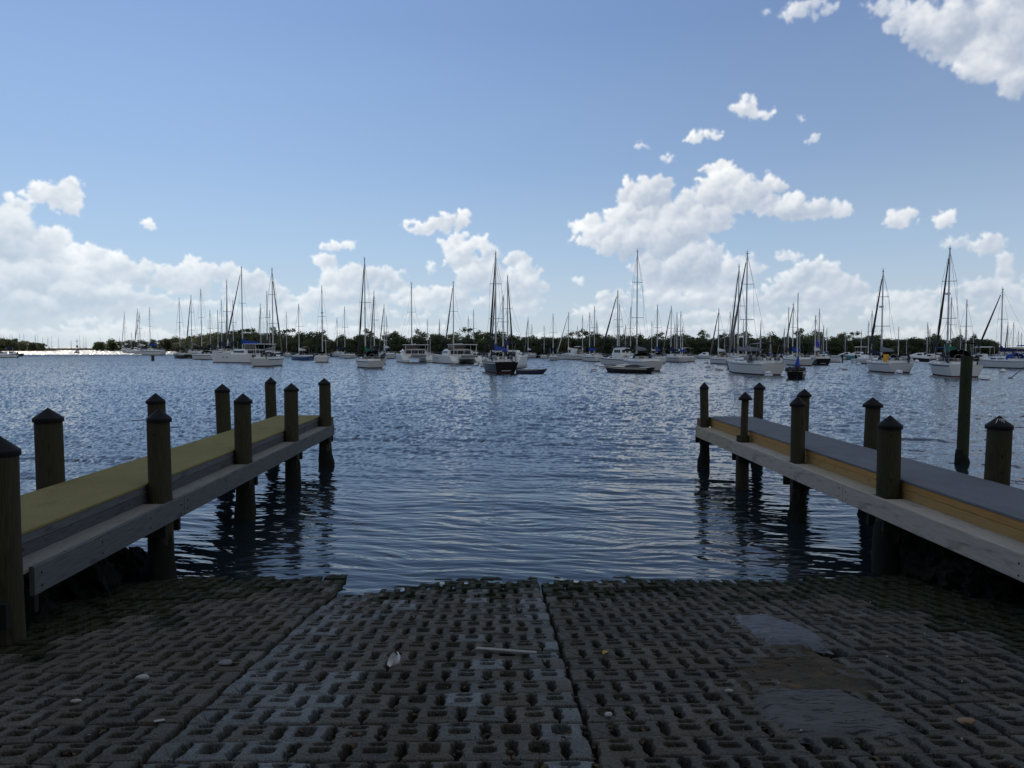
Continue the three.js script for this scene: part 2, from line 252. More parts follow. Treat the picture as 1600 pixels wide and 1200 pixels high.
function grid(nu, nv, fn, closedU = false) {            // indexed surface from fn(u, v) -> [x, y, z]
  const pos = [], uv = [], idx = [];
  for (let j = 0; j <= nv; j++) for (let i = 0; i <= nu; i++) { const p = fn(i / nu, j / nv); pos.push(p[0], p[1], p[2]); uv.push(p[3] ?? i / nu, p[4] ?? j / nv); }
  for (let j = 0; j < nv; j++) for (let i = 0; i < nu; i++) { const a = j * (nu + 1) + i, b = a + 1, c = a + nu + 1, d = c + 1; idx.push(a, b, d, a, d, c); }
  const g = new THREE.BufferGeometry();
  g.setAttribute('position', new THREE.Float32BufferAttribute(pos, 3)); g.setAttribute('uv', new THREE.Float32BufferAttribute(uv, 2)); g.setIndex(idx); g.computeVertexNormals();
  return g;
}
const V = (x, y, z) => new THREE.Vector3(x, y, z);
function tube(a, b, r0, r1 = r0, seg = 6) {             // a straight tapered bar
  const A = V(...a), B = V(...b), d = B.clone().sub(A), L = d.length();
  const g = new THREE.CylinderGeometry(r1, r0, L, seg, 1); g.translate(0, L / 2, 0);
  g.applyQuaternion(new THREE.Quaternion().setFromUnitVectors(V(0, 1, 0), d.normalize())); g.translate(...a);
  return g;
}
function path(pts, r, seg = 5, n = 12) { return new THREE.TubeGeometry(new THREE.CatmullRomCurve3(pts.map((p) => V(...p))), n, r, seg, false); }
function box(w, h, d, x = 0, y = 0, z = 0, scaleUV = 1, off = 0) {   // uv in metres, long side along u
  const g = new THREE.BoxGeometry(w, h, d), uv = g.attributes.uv, n = g.attributes.normal, p = g.attributes.position;
  const longZ = d >= w && d >= h;
  for (let i = 0; i < uv.count; i++) {
    const ax = Math.abs(n.getX(i)), ay = Math.abs(n.getY(i)), X = p.getX(i), Y = p.getY(i), Z = p.getZ(i);
    let u, v;
    if (ax > 0.5) { u = Z; v = Y; } else if (ay > 0.5) { u = longZ ? Z : X; v = (longZ ? X : Z) + 0.37; } else { u = X; v = Y + 0.71; }
    uv.setXY(i, u * scaleUV + off, v * scaleUV + off * 0.61);
  }
  g.translate(x, y, z); return g;
}
function chamferBox(w, h, d, c, x = 0, y = 0, z = 0, off = 0) {      // a board with broken edges, long side along z
  const s = [[-w / 2 + c, -h / 2], [w / 2 - c, -h / 2], [w / 2, -h / 2 + c], [w / 2, h / 2 - c], [w / 2 - c, h / 2], [-w / 2 + c, h / 2], [-w / 2, h / 2 - c], [-w / 2, -h / 2 + c]];
  const pos = [], uv = [], nor = [];
  const tri = (a, b, cc, ua, ub, uc) => { const n = V(...b).sub(V(...a)).cross(V(...cc).sub(V(...a))).normalize(); for (const [p, q] of [[a, ua], [b, ub], [cc, uc]]) { pos.push(p[0] + x, p[1] + y, p[2] + z); uv.push(...q); nor.push(n.x, n.y, n.z); } };
  let run = 0;
  for (let i = 0; i < 8; i++) {
    const a = s[i], b = s[(i + 1) % 8], len = Math.hypot(b[0] - a[0], b[1] - a[1]);
    const p = [a[0], a[1], -d / 2], q = [b[0], b[1], -d / 2], p2 = [a[0], a[1], d / 2], q2 = [b[0], b[1], d / 2];
    const U = (zz, vv) => [zz + off, vv + off * 0.61];
    tri(p, p2, q2, U(-d / 2, run), U(d / 2, run), U(d / 2, run + len)); tri(p, q2, q, U(-d / 2, run), U(d / 2, run + len), U(-d / 2, run + len));
    run += len;
  }
  for (const e of [-1, 1]) for (let i = 1; i < 7; i++) { const a = [...s[0], e * d / 2], b = [...s[i], e * d / 2], c2 = [...s[i + 1], e * d / 2]; const t = [a, b, c2].map((k) => [k[0] + off, k[1]]); if (e > 0) tri(a, b, c2, ...t); else tri(a, c2, b, t[0], t[2], t[1]); }
  const g = new THREE.BufferGeometry();
  g.setAttribute('position', new THREE.Float32BufferAttribute(pos, 3)); g.setAttribute('normal', new THREE.Float32BufferAttribute(nor, 3)); g.setAttribute('uv', new THREE.Float32BufferAttribute(uv, 2));
  return g;
}
const move = (g, x, y, z) => { g.translate(x, y, z); return g; };

// ---------------------------------------------------------------- materials
function tex(n, fn, { srgb = true, rep = 1, m = n } = {}) {          // fn(u, v) -> [r, g, b] linear 0..1 or a height
  const d = new Uint8Array(n * m * 4), enc = (v) => (v <= 0.0031308 ? v * 12.92 : 1.055 * v ** (1 / 2.4) - 0.055);
  for (let j = 0; j < m; j++) for (let i = 0; i < n; i++) { const c = fn(i / n, j / m), k = (j * n + i) * 4; for (let q = 0; q < 3; q++) { const v = clamp(c.length ? c[q] : c); d[k + q] = Math.round(255 * (srgb ? enc(v) : v)); } d[k + 3] = 255; }
  const t = new THREE.DataTexture(d, n, m); t.wrapS = t.wrapT = THREE.RepeatWrapping; t.magFilter = THREE.LinearFilter; t.minFilter = THREE.LinearMipmapLinearFilter; t.generateMipmaps = true;
  if (srgb) t.colorSpace = THREE.SRGBColorSpace; t.repeat.set(...(Array.isArray(rep) ? rep : [rep, rep])); t.needsUpdate = true; return t;
}
const std = (c, rough = 0.6, extra = {}) => { const m = new THREE.MeshPhysicalMaterial({ roughness: rough, specularIntensity: 0.4, ...extra }); m.color.setRGB(...c); return m; };
const phy = (c, rough = 0.4, extra = {}) => { const m = new THREE.MeshPhysicalMaterial({ roughness: rough, ...extra }); m.color.setRGB(...c); return m; };
// sawn and weathered timber: grain runs along u, the tile is 2 m by 0.5 m
function wood(col, dark, stain, seed, cracks = 0.5) {
  const h = (u, v) => { const w = n2(u * 4 + seed, v * 2, 256) * 0.5; const g = fbm(u * 8 + seed, v * 48 + w * 3, 4, 256), f = n2(u * 16 + seed * 3, v * 128 + w * 6); return g * 0.75 + f * 0.4; };
  const knots = []; const r = rng(seed * 97 + 3); for (let k = 0; k < 7; k++) knots.push([r(), r(), 0.012 + r() * 0.016]);
  const map = tex(512, (u, v) => {
    let g = h(u, v), k = clamp(0.5 + g * 0.9);
    const st = sstep(0.10, 0.42, fbm(u * 4 + seed * 5, v * 4 + 3, 4, 4)) * stain;
    const ck = sstep(0.30, 0.40, n2(u * 6 + seed, v * 60 + 9)) * cracks;
    let kn = 0; for (const q of knots) { let du = Math.abs(u - q[0]) * 2, dv = Math.abs(v - q[1]) * 0.5; kn = Math.max(kn, 1 - Math.hypot(du, dv * 1.3) / q[2]); }
    kn = clamp(kn * 2) * 0.75;
    return [0, 1, 2].map((c) => lerp(lerp(dark[c], col[c], k), dark[c] * 0.45, clamp(st + ck * 0.6 + kn)));
  }, { rep: [0.5, 2] });
  const bump = tex(512, (u, v) => clamp(0.5 + h(u, v) * 0.7 - 0.5 * sstep(0.30, 0.40, n2(u * 6 + seed, v * 60 + 9))), { srgb: false, rep: [0.5, 2] });
  return { map, bumpMap: bump, bumpScale: 0.004 };
}
const M = {};
M.greyLedge = std([1.75, 1.55, 1.30], 0.85, wood([0.30, 0.30, 0.30], [0.17, 0.17, 0.175], 0.75, 2));
M.greyLedge2 = std([1.6, 1.42, 1.12], 0.85, { ...wood([0.30, 0.295, 0.28], [0.18, 0.175, 0.165], 0.5, 9) });
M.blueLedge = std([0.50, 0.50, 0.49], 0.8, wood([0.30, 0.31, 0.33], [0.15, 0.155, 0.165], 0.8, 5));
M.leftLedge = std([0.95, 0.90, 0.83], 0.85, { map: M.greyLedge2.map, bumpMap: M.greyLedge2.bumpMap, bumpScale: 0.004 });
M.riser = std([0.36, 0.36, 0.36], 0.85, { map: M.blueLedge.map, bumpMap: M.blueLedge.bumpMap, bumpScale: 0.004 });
M.stain = std([0.035, 0.034, 0.028], 0.95);
M.yellowPine = std([1.15, 0.94, 0.70], 0.75, wood([0.42, 0.29, 0.13], [0.26, 0.165, 0.065], 0.25, 13, 0.25));
M.palePine = std([1.05, 0.86, 0.62], 0.78, wood([0.40, 0.31, 0.17], [0.27, 0.20, 0.10], 0.3, 17, 0.3));
M.pile = std([0.62, 0.57, 0.49], 0.9, (() => { const w = wood([0.115, 0.110, 0.075], [0.045, 0.046, 0.032], 0.6, 21, 0.9); return w; })());
M.greenPile = std([0.46, 0.54, 0.42], 0.9, { map: M.pile.map, bumpMap: M.pile.bumpMap, bumpScale: 0.004 });
M.cap = std([0.011, 0.011, 0.012], 0.6, { specularIntensity: 0.3 });
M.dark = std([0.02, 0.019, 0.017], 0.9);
M.weedShade = std([0.016, 0.017, 0.013], 0.95);
M.dropping = std([0.72, 0.71, 0.66], 0.9);
M.nail = std([0.03, 0.025, 0.022], 0.6);
const deckTex = (a, b, s) => tex(512, (u, v) => { const k = clamp(0.5 + 0.9 * fbm(u * 4 + s, v * 8, 5, 8)), f = 0.9 + 0.25 * n2(u * 128 + s, v * 128), st = sstep(0.22, 0.5, fbm(u * 3 + s * 2, v * 6 + 5, 4, 8)) * 0.35; return [0, 1, 2].map((c) => lerp(a[c], b[c], k) * f * (1 - st)); }, { rep: [0.4, 0.4] });
M.deckOlive = std([1, 1, 1], 0.95, { specularIntensity: 0.15, map: deckTex([0.215, 0.185, 0.078], [0.265, 0.230, 0.102], 3) });
M.deckSlate = std([1, 1, 1], 0.85, { specularIntensity: 0.25, map: deckTex([0.135, 0.142, 0.158], [0.185, 0.192, 0.210], 8) });
// cast concrete of the ramp, worn and damp
const concBump = tex(512, (u, v) => clamp(0.5 + 0.55 * fbm(u * 16, v * 16, 5, 16) - 0.5 * sstep(0.34, 0.5, n2(u * 64 + 3, v * 64))), { srgb: false, rep: 1.6 });
const concMap = (a, b, s, moss) => tex(512, (u, v) => { const k = clamp(0.5 + 0.9 * fbm(u * 5 + s, v * 5, 5, 256)), ag = n2(u * 70 + s, v * 70) + 0.6 * n2(u * 150 + s, v * 150), q = 1 + 0.62 * ag - 0.65 * sstep(0.28, 0.45, n2(u * 44 + s * 3, v * 44)) + 0.5 * sstep(0.38, 0.5, n2(u * 52 + s * 5, v * 52 + 9)); const mo = sstep(0.02, 0.34, fbm(u * 7 + s * 2, v * 7 + 4, 4, 256)) * moss; return [0, 1, 2].map((c) => lerp(lerp(a[c], b[c], k) * q, [0.016, 0.030, 0.008][c], mo)); }, { rep: 1.6 });
const conc = (a, b, s, rough, moss = 0) => std([1, 1, 1], rough, { map: concMap(a, b, s, moss), bumpMap: concBump, bumpScale: 0.016, specularIntensity: 0.3 });
M.block = [conc([0.0655, 0.0599, 0.0509], [0.1076, 0.0984, 0.0841], 1, 0.8), conc([0.0576, 0.0541, 0.0470], [0.0943, 0.0869, 0.0762], 4, 0.78), conc([0.0768, 0.0677, 0.0548], [0.1154, 0.1023, 0.0822], 6, 0.85)];
M.wornSheen = [conc([0.1198, 0.1270, 0.1268], [0.1890, 0.1992, 0.2010], 2, 0.62), conc([0.0981, 0.1014, 0.0986], [0.1599, 0.1658, 0.1641], 5, 0.66), conc([0.0798, 0.0792, 0.0723], [0.1344, 0.1364, 0.1290], 8, 0.7)];  // worn tops, with the bluish sky reflection put into their colour
M.mid = [conc([0.0828, 0.0739, 0.0615], [0.1404, 0.1277, 0.1095], 21, 0.75), conc([0.0738, 0.0672, 0.0570], [0.1260, 0.1159, 0.1020], 24, 0.72)];
M.mossy = [conc([0.0235, 0.0245, 0.0120], [0.0390, 0.0385, 0.0207], 3, 0.75, 0.75), conc([0.0196, 0.0213, 0.0105], [0.0331, 0.0334, 0.0183], 7, 0.7, 0.9)];
const slabMap = (a, b, s) => tex(512, (u, v) => { const k = clamp(0.5 + 0.9 * fbm(u * 4 + s, v * 4, 5, 256)), st = sstep(0.16, 0.34, n2(u * 7 + 1.5 * n2(u * 4, v * 4) + s, v * 46)) * 0.65, q = (1 + 0.35 * n2(u * 90, v * 90)) * (1 - st); return [0, 1, 2].map((c) => lerp(a[c], b[c], k) * q); }, { rep: 0.9 });
const slabBump = tex(512, (u, v) => clamp(0.55 + 0.3 * fbm(u * 10, v * 10, 4, 256) - 0.5 * sstep(0.16, 0.34, n2(u * 7 + 1.5 * n2(u * 4, v * 4) + 12, v * 46))), { srgb: false, rep: 0.9 });
M.patch = std([1, 1, 1], 0.75, { map: slabMap([0.062, 0.060, 0.057], [0.108, 0.105, 0.103], 12), bumpMap: slabBump, bumpScale: 0.014 });
M.wetPatch = std([1, 1, 1], 0.5, { map: slabMap([0.060, 0.062, 0.066], [0.105, 0.109, 0.118], 14), bumpMap: slabBump, bumpScale: 0.010, specularIntensity: 0.5 });
M.soil = std([1, 1, 1], 0.95, { map: tex(512, (u, v) => { const k = clamp(0.5 + fbm(u * 8, v * 8, 5, 8)), g = n2(u * 128, v * 128); return [0.011 + 0.014 * k + 0.008 * g, 0.009 + 0.011 * k + 0.007 * g, 0.007 + 0.008 * k + 0.005 * g]; }, { rep: 0.8 }), bumpMap: concBump, bumpScale: 0.01 });
M.dirt = std([1, 1, 1], 0.95, { map: tex(256, (u, v) => { const k = clamp(0.5 + fbm(u * 5, v * 5, 5, 256)), o = sstep(0.05, 0.4, fbm(u * 4 + 9, v * 4, 3, 256)); return [0.045 + 0.04 * k + 0.06 * o, 0.036 + 0.03 * k + 0.028 * o, 0.026 + 0.018 * k + 0.006 * o]; }, { rep: 1.1 }), bumpMap: concBump, bumpScale: 0.02 });
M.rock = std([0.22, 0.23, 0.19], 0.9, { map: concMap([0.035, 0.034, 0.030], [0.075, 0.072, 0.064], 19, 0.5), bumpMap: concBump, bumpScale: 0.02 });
M.leafLitter = [std([0.055, 0.036, 0.018], 0.9), std([0.090, 0.062, 0.032], 0.9), std([0.032, 0.024, 0.015], 0.9)];
M.shell = std([0.36, 0.34, 0.31], 0.7);
M.white = std([0.74, 0.74, 0.72], 0.35); M.offwhite = std([0.36, 0.36, 0.34], 0.6);

// ---------------------------------------------------------------- the bay: one sheet of wind-rippled water, finer near the shore
{
  const r = rng(31), waves = [];
  const add = (lam, slope, dir) => waves.push({ k: 2 * Math.PI / lam, lam, kx: Math.sin(dir) * 2 * Math.PI / lam, kz: Math.cos(dir) * 2 * Math.PI / lam, a: slope * lam / (2 * Math.PI), ph: r() * 6.283 });
  const N = 72;
  for (let i = 0; i < N; i++) {                         // wave length 0.07 .. 5 m, crests mostly across the slipway
    const t = (i + r()) / N, lam = 0.06 * Math.pow(60, t), spread = lerp(0.75, 0.30, t);
    add(lam, lerp(0.032, 0.0105, t), (r() + r() + r() - 1.5) * spread - 0.20);
  }
  const angs = [], dA = 0.062 * R;
  for (let a = -88 * R; a < -37 * R; a += 0.012) angs.push(a);
  for (let a = -37 * R; a <= 39 * R; a += dA) angs.push(a);
  for (let a = 39.5 * R; a < 90 * R; a += 0.012) angs.push(a);
  const rad = [4.5]; { let s = 2.8 * 774 / 8.2; rad.push(6, 7.2); while (s > 0.3) { rad.push(2.8 * 774 / s); s -= s > 120 ? 0.55 : s > 12 ? 0.62 : 0.34; } rad.push(9000, 14000, 20000); }
  const na = angs.length, nr = rad.length, pos = new Float32Array(na * nr * 3), nor = new Float32Array(na * nr * 3), uv = new Float32Array(na * nr * 2);
  const sn = angs.map(Math.sin), cs = angs.map(Math.cos);
  for (let j = 0; j < nr; j++) {
    const q = rad[j], cell = Math.max(j ? q - rad[j - 1] : 1, q * dA * 0.5);
    const disp = waves.map((w) => sstep(1.5 * cell, 3.5 * cell, w.lam)), bend = waves.map((w) => 0.35 + 0.65 * sstep(0.25 * q * dA, 1.2 * q * dA, w.lam));
    for (let i = 0; i < na; i++) {
      const x = sn[i] * q, z = -cs[i] * q, k = j * na + i;
      const shore = sstep(8.4, 24, q + 1.5 * n2(x * 0.3, z * 0.3)), inlet = sstep(9.0, 13, q);
      const gust = clamp(0.85 + 0.9 * fbm(x * 0.035 + 3, z * 0.05 + 8, 3)) * (0.8 + 0.2 * n2(x * 0.004, z * 0.006 + 5)) + 0.1;
      let y = 0, sx = 0, sz = 0;
      const wx = x + 0.35 * n2(x * 0.7, z * 0.7), wz = z + 0.35 * n2(x * 0.7 + 30, z * 0.7);
      for (let m = 0; m < N; m++) {
        const w = waves[m], ph = w.kx * wx + w.kz * wz + w.ph, c = Math.cos(ph), s = Math.sin(ph);
        const cut = w.lam < 0.16 ? lerp(0.50, 0.8, shore) * gust : w.lam < 0.75 ? lerp(0.95, 1.1, shore) * lerp(0.7, 1, inlet) * lerp(1, gust, 0.6) : lerp(0.22, 1, shore) * lerp(0.3, 1, inlet);
        const A = w.a * cut;
        y += A * s * disp[m]; sx += A * w.kx * c * bend[m]; sz += A * w.kz * c * bend[m];
      }
      // at a grazing look only slopes that face the eye are seen
      // far off only the faces turned to the eye are seen: their slopes spread as the visible part of a rough sea does
      // far off only the faces turned to the eye are seen, and one facet stands for many waves: their mean tilt and what is left of the spread
      const rough = 1 + 1.5 * sstep(230, 340, q), out = (sx * sn[i] - sz * cs[i]) * rough, side = (sx * cs[i] + sz * sn[i]) * rough, mean = 0.05 * gust * rough + 0.01;
      const calm = lerp(1, 0.62, sstep(16, 70, q)), vis = mean + (Math.sqrt(out * out + 0.8 * side * side) - mean) * calm, k1 = lerp(vis, out, sstep(0.05, 0.28, EYE / q)), side2 = side * calm;
      sx = sn[i] * k1 + cs[i] * side2; sz = -cs[i] * k1 + sn[i] * side2;
      const l = 1 / Math.hypot(sx, 1, sz);
      pos[k * 3] = x; pos[k * 3 + 1] = y; pos[k * 3 + 2] = z;
      nor[k * 3] = -sx * l; nor[k * 3 + 1] = l; nor[k * 3 + 2] = -sz * l;
      uv[k * 2] = x; uv[k * 2 + 1] = -z;
    }
  }
  const idx = new Uint32Array((na - 1) * (nr - 1) * 6); let o = 0;
  for (let j = 0; j < nr - 1; j++) for (let i = 0; i < na - 1; i++) { const a = j * na + i, b = a + 1, c = a + na, d = c + 1; idx[o++] = a; idx[o++] = b; idx[o++] = d; idx[o++] = a; idx[o++] = d; idx[o++] = c; }
  const g = new THREE.BufferGeometry(), ring = (m) => rad.findIndex((v) => v > m) * (na - 1) * 6, NB = 24, edge = [...Array(NB - 1)].map((_, k) => ring(16 * Math.pow(420 / 16, k / (NB - 2))));
  [0, ...edge].forEach((a, k) => g.addGroup(a, (edge[k] ?? idx.length) - a, k));   // the finest ripples, too small to build, count as roughness that grows with distance along the sheet
  g.setAttribute('position', new THREE.BufferAttribute(pos, 3)); g.setAttribute('normal', new THREE.BufferAttribute(nor, 3)); g.setAttribute('uv', new THREE.BufferAttribute(uv, 2)); g.setIndex(new THREE.BufferAttribute(idx, 1));
  struct('water', g, [...Array(NB)].map((_, k) => phy([0.013, 0.020, 0.025], lerp(0.05, 0.34, Math.pow(k / (NB - 1), 1.2)), { ior: 1.38 })));
  console.log('water', na, nr, na * nr * 2);
}

// ---------------------------------------------------------------- the slipway: an articulated concrete block mat on a slope
const SLOPE = Math.atan(0.1313), RY = 1.213;            // height of the slip above the water under the eye
const slipY = (Z) => RY - 0.1313 * Z;                   // Z = metres ahead
const PATCHED = (X, Z) => (X > 1.72 && X < 2.20 && Z > 4.20 && Z < 4.85) || (X > 1.85 && X < 2.42 && Z >= 4.85 && Z < 5.75) || (X > 2.26 && X < 2.60 && Z >= 5.75 && Z < 7.1);
const ramp = (() => {
  const L = 16, Wd = 15;
  const g = grid(150, 170, (u, v) => { const x = (u - 0.5) * Wd + 0.3, s = 3 - v * L; return [x, -0.084 + 0.032 * fbm(x * 2.2, s * 2.2, 4) + 0.012 * n2(x * 14, s * 14), s, x, s]; });
  const ramp = struct('boat_ramp', g, M.soil);
  ramp.position.set(0, RY, 0); ramp.rotation.x = -SLOPE;
  ramp.userData.label = 'sloping boat ramp of open concrete blocks running down into the water';
  return ramp;
})();
{
  const PX = 0.2893, PZ = 0.2693, r = rng(77);
  // plan of one block: concave sides with three worn ribs, two oval slots
  const blockGeo = (seed, half, broken) => {
    const q = rng(seed), jit = (a) => (q() - 0.5) * a;
    const w = (half ? 0.127 : 0.266) / 2, d = 0.252 / 2, neck = 0.024, sh = new THREE.Shape();
    const jw = [...Array(11)].map(() => jit(0.007)), prof = (y) => { const t = Math.abs(y) / d; return sstep(0.90, 0.58, t) * (1 - 0.42 * Math.exp(-((y / 0.020) ** 2))); };
    const side = (s) => { const k = (half === s || half === 2) ? 0 : 1; return [...Array(15)].map((_, n) => { const y = -d + 2 * d * n / 14; return [s * (w - neck * k * prof(y) + (n && n < 14 ? jw[n % 11] : 0)), y]; }); };
    const pts = [...side(1), ...side(-1).reverse()];
    pts.forEach((p, i) => (i ? sh.lineTo(...p) : sh.moveTo(...p))); sh.closePath();
    if (!half) for (const [cy, hh] of [[-0.018 + jit(0.008), 0.050], [0.083 + jit(0.005), 0.027]]) {
      if (broken && cy > 0) continue;
      const hw = 0.058 + jit(0.014), y0 = cy - hh, y1 = cy + hh + (broken ? 0.052 : 0), c = 0.020, ho = new THREE.Path();
      ho.moveTo(-hw + c, y0); ho.lineTo(hw - c, y0 + jit(0.006)); ho.lineTo(hw, y0 + c); ho.lineTo(hw, y1 - c); ho.lineTo(hw - c, y1); ho.lineTo(-hw + c, y1 + jit(0.006)); ho.lineTo(-hw, y1 - c); ho.lineTo(-hw, y0 + c); ho.closePath(); sh.holes.push(ho);
    }
    const g = new THREE.ExtrudeGeometry(sh, { depth: 0.075, steps: 1, bevelEnabled: true, bevelThickness: 0.010, bevelSize: 0.006, bevelOffset: -0.006, bevelSegments: 2, curveSegments: 2 });
    g.rotateX(-Math.PI / 2); g.translate(0, -0.075 - 0.010, 0);   // the top at y = 0, the shape's y towards -z
    const p = g.attributes.position, uv = g.attributes.uv, ou = q() * 5, ov = q() * 5;
    for (let i = 0; i < p.count; i++) {
      const x = p.getX(i), y = p.getY(i), z = p.getZ(i);
      if (y > -0.03) { // worn down towards the edges, the bridge between the slots lower
        const bridge = !half && Math.abs(x) < 0.062 && z > -0.07 && z < -0.02 ? 0.005 : 0;
        p.setY(i, y - bridge - 0.007 * (Math.abs(x) / w) ** 4 - 0.008 * (Math.abs(z) / d) ** 6 + 0.005 * n2(x * 22 + seed, z * 22));
      }
      uv.setXY(i, x + ou + y * 0.4, -z + ov + y * 0.4);
    }
    g.computeVertexNormals();
    return g;
  };
  const full = [...Array(10)].map((_, i) => blockGeo(100 + i, 0, i > 7)), halfL = [0, 1, 2].map((i) => blockGeo(200 + i, -1)), halfR = [0, 1, 2].map((i) => blockGeo(210 + i, 1));
  const list = [];
  const mats = [[-6.43, -4.115], [-4.115, -1.80], [-1.80, 0.515], [0.515, 2.83], [2.83, 5.145], [5.145, 7.46]];
  mats.forEach(([x0], mi) => {
    const sag = rng(500 + mi), tilt = (sag() - 0.5) * 0.012;
    for (let k = -5; k < 27; k++) {
      const Z = 4.143 + 0.267 * (k + 0.5), s = Z / Math.cos(SLOPE), odd = ((k + mi) % 2 + 2) % 2;
      const cells = [];
      if (odd) { cells.push([x0 + PX * 0.25 + 0.004, -1]); for (let c = 0; c < 7; c++) cells.push([x0 + PX * (c + 1), 0]); cells.push([x0 + PX * 7.75 - 0.004, 1]); } else for (let c = 0; c < 8; c++) cells.push([x0 + PX * (c + 0.5), 0]);
      for (const [cx, hf] of cells) {
        if (PATCHED(cx, Z) || (Z < 9.4 && (cx < -5.6 || cx > 6.9))) continue;
        if (r() < 0.003) continue;
        // the middle mat has sunk where its far left corner meets the water
        const dip = mi === 2 ? -0.075 * Math.exp(-(((cx + 1.75) / 0.75) ** 2)) * sstep(7.2, 9.0, Z) : mi === 1 ? 0.022 * sstep(7.5, 9, Z) : 0;
        const y = 0.020 * fbm(cx * 0.7 + mi * 3, Z * 0.7, 2) + (r() - 0.5) * 0.016 - (r() < 0.05 ? 0.02 : 0) + dip + tilt * (cx - x0) + (Z > 8.6 ? (r() - 0.4) * 0.02 : 0);
        const track = [[-1.62, 0.30], [-1.12, 0.16], [-0.16, 0.17], [0.38, 0.15]].reduce((m, [c0, w0]) => Math.max(m, Math.exp(-(((cx - c0) / w0) ** 2))), 0);   // where tyres run and tops carry the painted sky sheen
        const wornSheen = mi === 2 ? 0.18 + 0.50 * track + 0.45 * fbm(cx * 1.3, Z * 0.45 + 4, 2) : 0.10 + 0.35 * fbm(cx * 0.8 + 9, Z * 0.5, 2), wv = wornSheen + 0.42 * (r() - 0.4);
        const moss = sstep(7.8, 9.1, Z + 0.7 * n2(cx * 1.2, Z * 1.2)) + sstep(2.9, 3.9, Math.abs(cx - 0.3) + 0.5 * n2(cx, Z)) * sstep(5.4, 6.8, Z);
        const set = r() < moss ? M.mossy : wv > 0.60 ? M.wornSheen : wv > 0.30 ? M.mid : M.block;
        const geo = hf ? (hf < 0 ? halfL : halfR)[Math.floor(r() * 3)] : full[Math.floor(r() * 10)];
        list.push({ geo, mat: set[Math.floor(r() * set.length)], x: cx + (r() - 0.5) * 0.006, y, s: -s + (r() - 0.5) * 0.012, rx: (r() - 0.5) * 0.06, ry: (r() - 0.5) * 0.06, rz: (r() - 0.5) * 0.06, Z, hf, flip: !hf && r() < 0.35 });
      }
    }
  });
  const seen = list.filter((b) => b.Z > 3.75 && Math.abs(b.x - 0.02 * b.Z) < 0.69 * b.Z + 0.1).sort((a, b) => a.Z - b.Z).slice(0, 298);
  const own = new Set(seen), rest = new Map();
  const mtx = new THREE.Object3D();
  for (const b of list) {
    const place = (o) => { o.position.set(b.x, b.y, b.s); o.rotation.set(b.rx, b.ry, b.rz); o.scale.set(b.flip ? -1 : 1, 1, 1); };
    if (own.has(b) && b.flip) b.flip = false;
    if (own.has(b)) { const m = part('paver_block', b.geo, b.mat, ramp); place(m); } else {
      b.flip = false; place(mtx); mtx.updateMatrix(); const g = b.geo.clone().applyMatrix4(mtx.matrix);
      const uv = g.attributes.uv, ou = r() * 4, ov = r() * 4; for (let i = 0; i < uv.count; i++) uv.setXY(i, uv.getX(i) + ou, uv.getY(i) + ov);
      if (!rest.has(b.mat)) rest.set(b.mat, []); rest.get(b.mat).push(g);
    }
  }
  const mt = [...rest.keys()], geos = mt.map((m) => merge(rest.get(m)));
  const all = mergeGeometries(geos, true), f = new THREE.Mesh(all, mt); f.name = 'far_paver_blocks'; f.userData.kind = 'stuff'; ramp.add(f);
  console.log('blocks', list.length, seen.length, 'far Z', seen.at(-1).Z);

  // poured repairs where blocks are missing
  const slab = (name, mat, poly, lift, rough, label) => {
    const cx = poly.reduce((a, p) => a + p[0], 0) / poly.length, cz = poly.reduce((a, p) => a + p[1], 0) / poly.length, n = poly.length, rings = 22, per = 16;
    const g = grid(n * per, rings, (u, v) => {
      const t = u * n, i = Math.floor(t) % n, f2 = t - Math.floor(t), a = poly[i], b = poly[(i + 1) % n];
      const k = v * (1 + 0.16 * n2(Math.cos(u * 6.283) * 3 + 7, Math.sin(u * 6.283) * 3) + 0.12 * n2(Math.cos(u * 6.283) * 11 + 7, Math.sin(u * 6.283) * 11)), x = lerp(cx, lerp(a[0], b[0], f2), k), z = lerp(cz, lerp(a[1], b[1], f2), k);
      const drag = n2(x * 5 + 2 * n2(x * 2, z * 2), z * 46) ;
      return [x, lift - 0.040 * sstep(0.72, 1, v) + rough * (fbm(x * 9, z * 9, 3) + 0.30 * drag), -z / Math.cos(SLOPE), x, z];
    });
    return part(name, g, mat, ramp, label);
  };
  slab('eroded_dirt', M.dirt, [[1.55, 4.85], [2.5, 4.75], [2.75, 5.3], [2.55, 6.0], [2.75, 6.6], [2.25, 6.3], [1.85, 5.85], [1.62, 5.4]], -0.022, 0.035, 'bare brown dirt between the two concrete repairs');
  slab('concrete_repair', M.patch, [[1.56, 4.15], [2.24, 4.02], [2.42, 4.25], [2.36, 4.7], [2.30, 5.0], [1.72, 5.02], [1.56, 4.75]], 0.004, 0.022, 'trowelled grey concrete repair patch near the bottom of the picture');
  slab('concrete_repair', M.wetPatch, [[2.22, 6.15], [2.62, 5.95], [2.80, 6.3], [2.74, 6.9], [2.60, 7.35], [2.24, 7.3], [2.12, 6.8]], 0.002, 0.018, 'smooth bluish concrete repair patch further down the ramp');
  // leaves, twigs and shell bits that have washed into the gaps
  const lit = [[], [], []], sh = [];
  const rr = rng(9), o = new THREE.Object3D();
  const leaf = new THREE.PlaneGeometry(0.034, 0.017, 2, 1); { const p = leaf.attributes.position; for (let i = 0; i < p.count; i++) p.setZ(i, 0.006 * Math.cos(p.getX(i) * 90)); leaf.computeVertexNormals(); }
